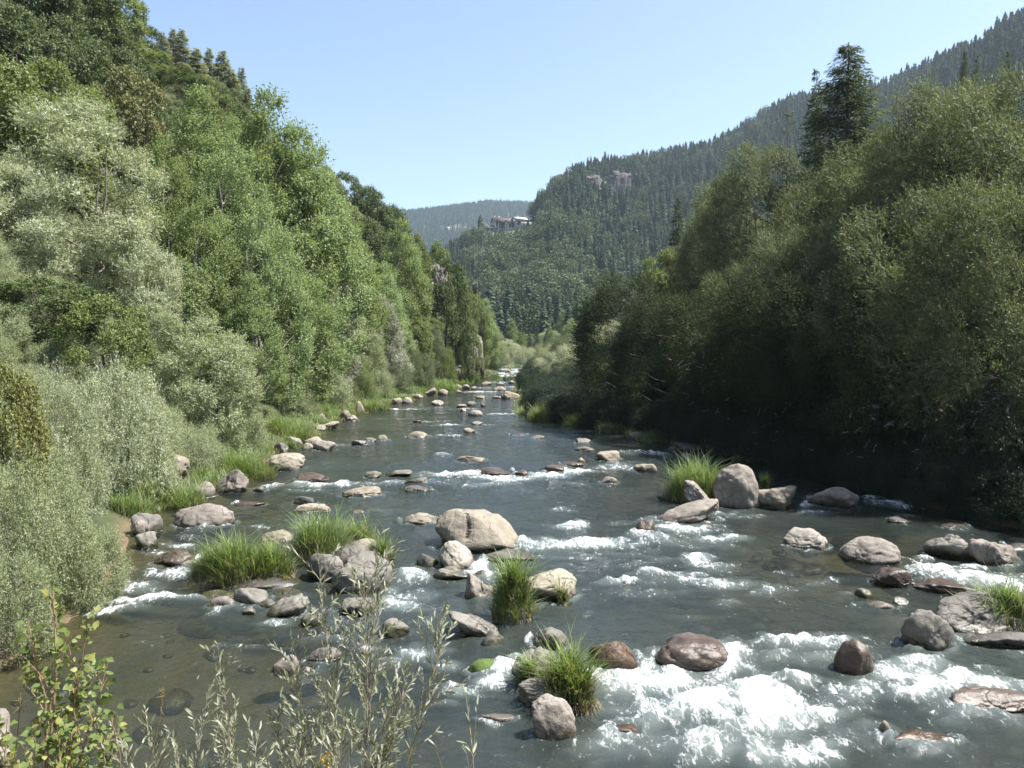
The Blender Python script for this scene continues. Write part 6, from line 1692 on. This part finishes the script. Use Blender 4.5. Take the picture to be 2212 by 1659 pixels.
def sapling(name, label, cat, stems, leafkind, seed, bark, leaflen, every, branch, twiglen, leaf_ang=0.8, r0=0.012, group=None, max_single=300):
    """stems: (base, tip, from which fraction upward leaves and twigs grow)"""
    rng = np.random.default_rng(seed)
    b0 = np.array(stems[0][0])
    root = bpy.data.objects.new(name, None); COL.objects.link(root); root.location = b0
    tag(root, label, cat, group)
    S = Soup(); sites = []
    def leaves_along(line, f0, step):
        L = np.linalg.norm(np.diff(line, axis=0), axis=1).sum()
        m = max(2, int(L * (1 - f0) / step)); q = np.linspace(0, 1, len(line))
        for j in range(m):
            f = f0 + (1 - f0) * (j + rng.random() * .5) / m
            p = np.array([np.interp(f, q, line[:, c]) for c in range(3)])
            tn = unit(np.array([np.interp(min(f + .05, 1), q, line[:, c]) - np.interp(max(f - .05, 0), q, line[:, c]) for c in range(3)]))
            sites.append((p, tn, j))
        sites.append((line[-1], unit(line[-1] - line[-2]), 0))
    for (p0, p1, f0) in stems:
        line = curve(p0, p1, rng.normal(size=3) * .05, rng)
        L = np.linalg.norm(line[-1] - line[0])
        S.tube(line - b0, np.linspace(r0, r0 * .22, len(line)) * (0.6 + L / 4), 6)
        leaves_along(line, f0, every)
        q = np.linspace(0, 1, len(line)); nb = int(L * (1 - f0) / branch)
        for k in range(nb):
            f = f0 + (0.93 - f0) * (k + rng.random()) / max(nb, 1)
            p = np.array([np.interp(f, q, line[:, c]) for c in range(3)])
            tn = unit(line[-1] - line[0])
            a = rng.uniform(0, 6.283)
            d = unit(tn * rng.uniform(.7, 1.3) + np.array([math.cos(a), math.sin(a) * .8, .15]) * .75)
            tl = twiglen * rng.uniform(.5, 1.2) * (1.15 - .6 * f)
            tw = curve(p, p + d * tl, np.array([0, 0, .08]), rng, 6)
            S.tube(tw - b0, np.linspace(r0 * .42, r0 * .13, 6), 5)
            leaves_along(tw, .12, every)
    link('stem', S.mesh('stem', [M[bark]], True), root)
    order = rng.permutation(len(sites))
    meshes = PL if leafkind == 'p' else WL
    extra = []
    for c, i in enumerate(order):
        p, tn, j = sites[i]
        a = rng.uniform(0, 6.283)
        side = unit(np.cross(tn, np.array([math.cos(a), math.sin(a), .2])))
        if leafkind == 'p':
            A = unit(side * 1.0 + tn * .25 + np.array([0, 0, -.35 * rng.random()]))
            N = unit(np.array([.35, -.45, .7]) + rng.normal(size=3) * .55)
            s = leaflen * rng.uniform(.6, 1.15)
            p = p + A * s * .45
        else:
            A = unit(side * rng.uniform(.35, .8) + tn * 1.0 + rng.normal(size=3) * .15)
            N = unit(side * -.3 + np.array([0.2, -.2, .8]) + rng.normal(size=3) * .5)
            s = leaflen * rng.uniform(.55, 1.2)
        if abs(float(np.dot(unit(A), unit(N)))) > .97: N = N + np.array([.5, .2, 0])
        mt = Matrix.Translation(Vector(p - b0)) @ frame_from(A, N) @ Matrix.Scale(s, 4)
        me = meshes[int(rng.integers(len(meshes)))]
        if c < max_single:
            o = link('leaf', me, root); o.matrix_local = mt
        else:
            extra.append((me, mt))
    if extra:
        VS, FS, LV, n0 = [], {}, [], 0
        for me, mt in extra:
            v = np.array([(mt @ w.co)[:] for w in me.vertices]); VS.append(v)
            for pl in me.polygons: FS.setdefault(len(pl.vertices), []).append([x + n0 for x in pl.vertices])
            LV.append(np.full(len(v), rng.random())); n0 += len(v)
        o = link('leaves', mesh_np('leaves', np.concatenate(VS), [np.array(f) for f in FS.values()], [meshes[0].materials[0]], True, {'lv': np.concatenate(LV)}), root)
        o['kind'] = 'stuff'
    return root

def px(u, v, y): return pix_at(u, v, y)
sapling('poplar_sapling', 'leafy poplar sapling with heart-shaped leaves at the lower left corner', 'sapling',
        [(px(60, 1900, 5.6), px(110, 1278, 5.3), .22), (px(95, 1880, 5.4), px(60, 1330, 5.2), .3), (px(110, 1900, 5.5), px(185, 1340, 5.6), .3), (px(150, 1860, 5.2), px(160, 1450, 5.2), .25), (px(30, 1860, 5.6), px(25, 1560, 5.4), .2)],
        'p', 3, 'redtwig', 0.054, .032, .11, .36, r0=.011)
sapling('poplar_sapling', 'shorter poplar sapling with yellowing leaves right of the tall one', 'sapling',
        [(px(175, 1880, 5.1), px(238, 1418, 5.2), .25), (px(200, 1880, 5.0), px(205, 1500, 5.0), .25), (px(215, 1880, 5.1), px(240, 1560, 5.1), .2), (px(150, 1880, 4.9), px(130, 1580, 4.9), .2)],
        'p', 5, 'redtwig', 0.052, .030, .10, .32, r0=.010)
sapling('willow_sapling', 'largest silver-leaved willow sapling in the foreground, reaching up to the boulders', 'sapling',
        [(px(770, 1880, 5.6), px(833, 1118, 5.9), .42), (px(740, 1880, 5.6), px(690, 1190, 5.8), .4), (px(790, 1880, 5.7), px(958, 1335, 5.9), .38), (px(755, 1880, 5.5), px(770, 1250, 5.6), .35), (px(720, 1880, 5.4), px(640, 1365, 5.6), .35), (px(790, 1880, 5.4), px(880, 1470, 5.5), .3), (px(740, 1880, 5.3), px(720, 1480, 5.3), .25), (px(700, 1880, 5.3), px(660, 1560, 5.3), .2), (px(800, 1880, 5.3), px(840, 1540, 5.3), .2)],
        'w', 7, 'twig', 0.066, .021, .058, .5, r0=.0065)
sapling('willow_sapling', 'straight willow shoot standing left of the largest willow sapling', 'sapling',
        [(px(600, 1900, 5.6), px(470, 1400, 5.7), .15), (px(580, 1900, 5.5), px(500, 1560, 5.5), .2), (px(610, 1880, 5.5), px(590, 1520, 5.5), .2)],
        'w', 9, 'twig', 0.064, .021, .06, .32, r0=.0065)
sapling('willow_sapling', 'low willow sapling with yellow tips beside the poplar', 'sapling',
        [(px(330, 1880, 5.0), px(325, 1560, 5.1), .15), (px(380, 1880, 5.0), px(440, 1490, 5.1), .2), (px(350, 1880, 4.9), px(400, 1600, 5.0), .15), (px(420, 1880, 5.0), px(505, 1570, 5.0), .2), (px(470, 1880, 4.9), px(560, 1600, 5.0), .2), (px(300, 1880, 4.9), px(285, 1620, 4.9), .2)],
        'w', 11, 'twig', 0.058, .024, .06, .32, r0=.006)
sapling('willow_sapling', 'slender forked willow shoot right of the largest willow sapling', 'sapling',
        [(px(985, 1880, 5.6), px(990, 1500, 5.7), .62), (px(985, 1760, 5.65), px(1040, 1525, 5.7), .55), (px(960, 1900, 5.4), px(940, 1610, 5.4), .5), (px(1000, 1900, 5.4), px(1010, 1625, 5.4), .5), (px(900, 1900, 5.3), px(890, 1600, 5.3), .4)],
        'w', 13, 'twig', 0.075, .055, .4, .16, r0=.008)
sapling('willow_sapling', 'wispy low willow growth at the bottom edge under the largest willow sapling', 'sapling',
        [(px(520, 1900, 4.8), px(540, 1650, 4.8), .1), (px(600, 1900, 4.8), px(640, 1600, 4.9), .1), (px(680, 1900, 4.7), px(600, 1610, 4.8), .1), (px(760, 1900, 4.7), px(740, 1610, 4.8), .1), (px(840, 1900, 4.8), px(800, 1640, 4.8), .1), (px(450, 1900, 4.7), px(420, 1640, 4.8), .1)],
        'w', 15, 'twig', 0.06, .022, .06, .26, r0=.007)
sapling('poplar_sapling', 'low yellow-green poplar shoots at the left edge of the foreground', 'sapling',
        [(px(-20, 1900, 5.0), px(20, 1600, 5.0), .1), (px(60, 1900, 4.9), px(90, 1560, 4.9), .1), (px(120, 1900, 4.8), px(60, 1600, 4.8), .1), (px(260, 1900, 4.8), px(270, 1680, 4.8), .1)],
        'p', 17, 'redtwig', 0.055, .04, .11, .26, r0=.008)
# yellow flower head and dry grass stalks
def yellow_bloom():
    r = np.random.default_rng(3)
    c = px(706, 1642, 5.2)
    n = 130
    P = c + rand_dirs(r, n) * (r.random((n, 1)) ** .5) * np.array([.055, .05, .05])
    V, Fq, lv = leaf_soup(P, rand_dirs(r, n, .8), .016, .014, r)
    root = bpy.data.objects.new('yellow_flower', None); COL.objects.link(root); root.location = c
    tag(root, 'yellow flower head at the bottom edge among the willow leaves', 'flower')
    link('flower_head', mesh_np('flower_head', V - c, [Fq], [M['bloom']], False, {'lv': lv}), root)
    S = Soup(); S.tube(np.array([(0, 0, 0), (0.02, 0, -.35), (0, .02, -.9)]), [.005, .006, .007], 5)
    link('stem', S.mesh('stem', [M['redtwig']], True), root)
yellow_bloom()
def stalks():
    for (u0, v0, u1, v1, y, lb) in [(290, 1760, 352, 1490, 4.9, 'dry grass stalk leaning between the poplar and the willow saplings'), (20, 1700, 45, 1500, 5.1, 'dry grass stalk at the left edge'), (265, 1800, 245, 1560, 4.8, 'bent dry stalk beside the shorter poplar sapling')]:
        a, b = px(u0, v0, y), px(u1, v1, y)
        S = Soup(); r = np.random.default_rng(int(u0))
        line = curve(a, b, np.array([.03, 0, .05]), r); S.tube(line - a, np.linspace(.005, .002, len(line)), 5)
        for k in range(14):
            p = line[-1] + (line[-3] - line[-1]) * r.random() - a
            S.tube(np.array([p, p + unit(r.normal(size=3) + np.array([0, 0, 1.5])) * .05]), [.0025, .001], 4)
        tag(link('dry_stalk', S.mesh('dry_stalk', [M['drygrass']], True, None), loc=a), lb, 'grass stalk', 'dry grass stalks in the foreground')
stalks()
# low weeds on the embankment below the saplings
def weeds():
    r = np.random.default_rng(17); n = 2600
    y = r.uniform(3.2, 8.5, n); x = r.uniform(-.72, -.05, n) * y
    z = ground_z(x, y)
    P = np.stack([x, y, z], 1)
    V, Fq, m = grass_blades(P, r.uniform(.2, .6, n), r.uniform(.006, .012, n), np.zeros((n, 3)), r)
    tag(link('embankment_grass', mesh_np('embankment_grass', V, [Fq], [M['grass']], False, {'lv': np.repeat(r.random(n), m)})), 'thin grass on the embankment under the saplings', 'grass', kind='stuff')
weeds()

# ------------------------------------------------------------------ air
def haze():
    S = Soup(); S.box((0, 0, 0), (1, 1, 1))
    me = S.mesh('haze')
    m = bpy.data.materials.new('air'); m.use_nodes = True; t = m.node_tree; t.nodes.clear()
    out = t.nodes.new('ShaderNodeOutputMaterial'); pv = t.nodes.new('ShaderNodeVolumePrincipled')
    pv.inputs['Color'].default_value = (0.70, 0.87, 1.0, 1); pv.inputs['Density'].default_value = HAZE; pv.inputs['Anisotropy'].default_value = 0.3
    t.links.new(pv.outputs[0], out.inputs['Volume'])
    me.materials.append(m)
    zlo, zhi = -3.0, 480.0
    o = link('haze', me, loc=(0, 0, (zlo + zhi) / 2), scale=(7200, 7200, zhi - zlo))
    tag(o, 'thin blue summer haze filling the valley', 'haze', kind='stuff')
HAZE = 0.00013
haze()
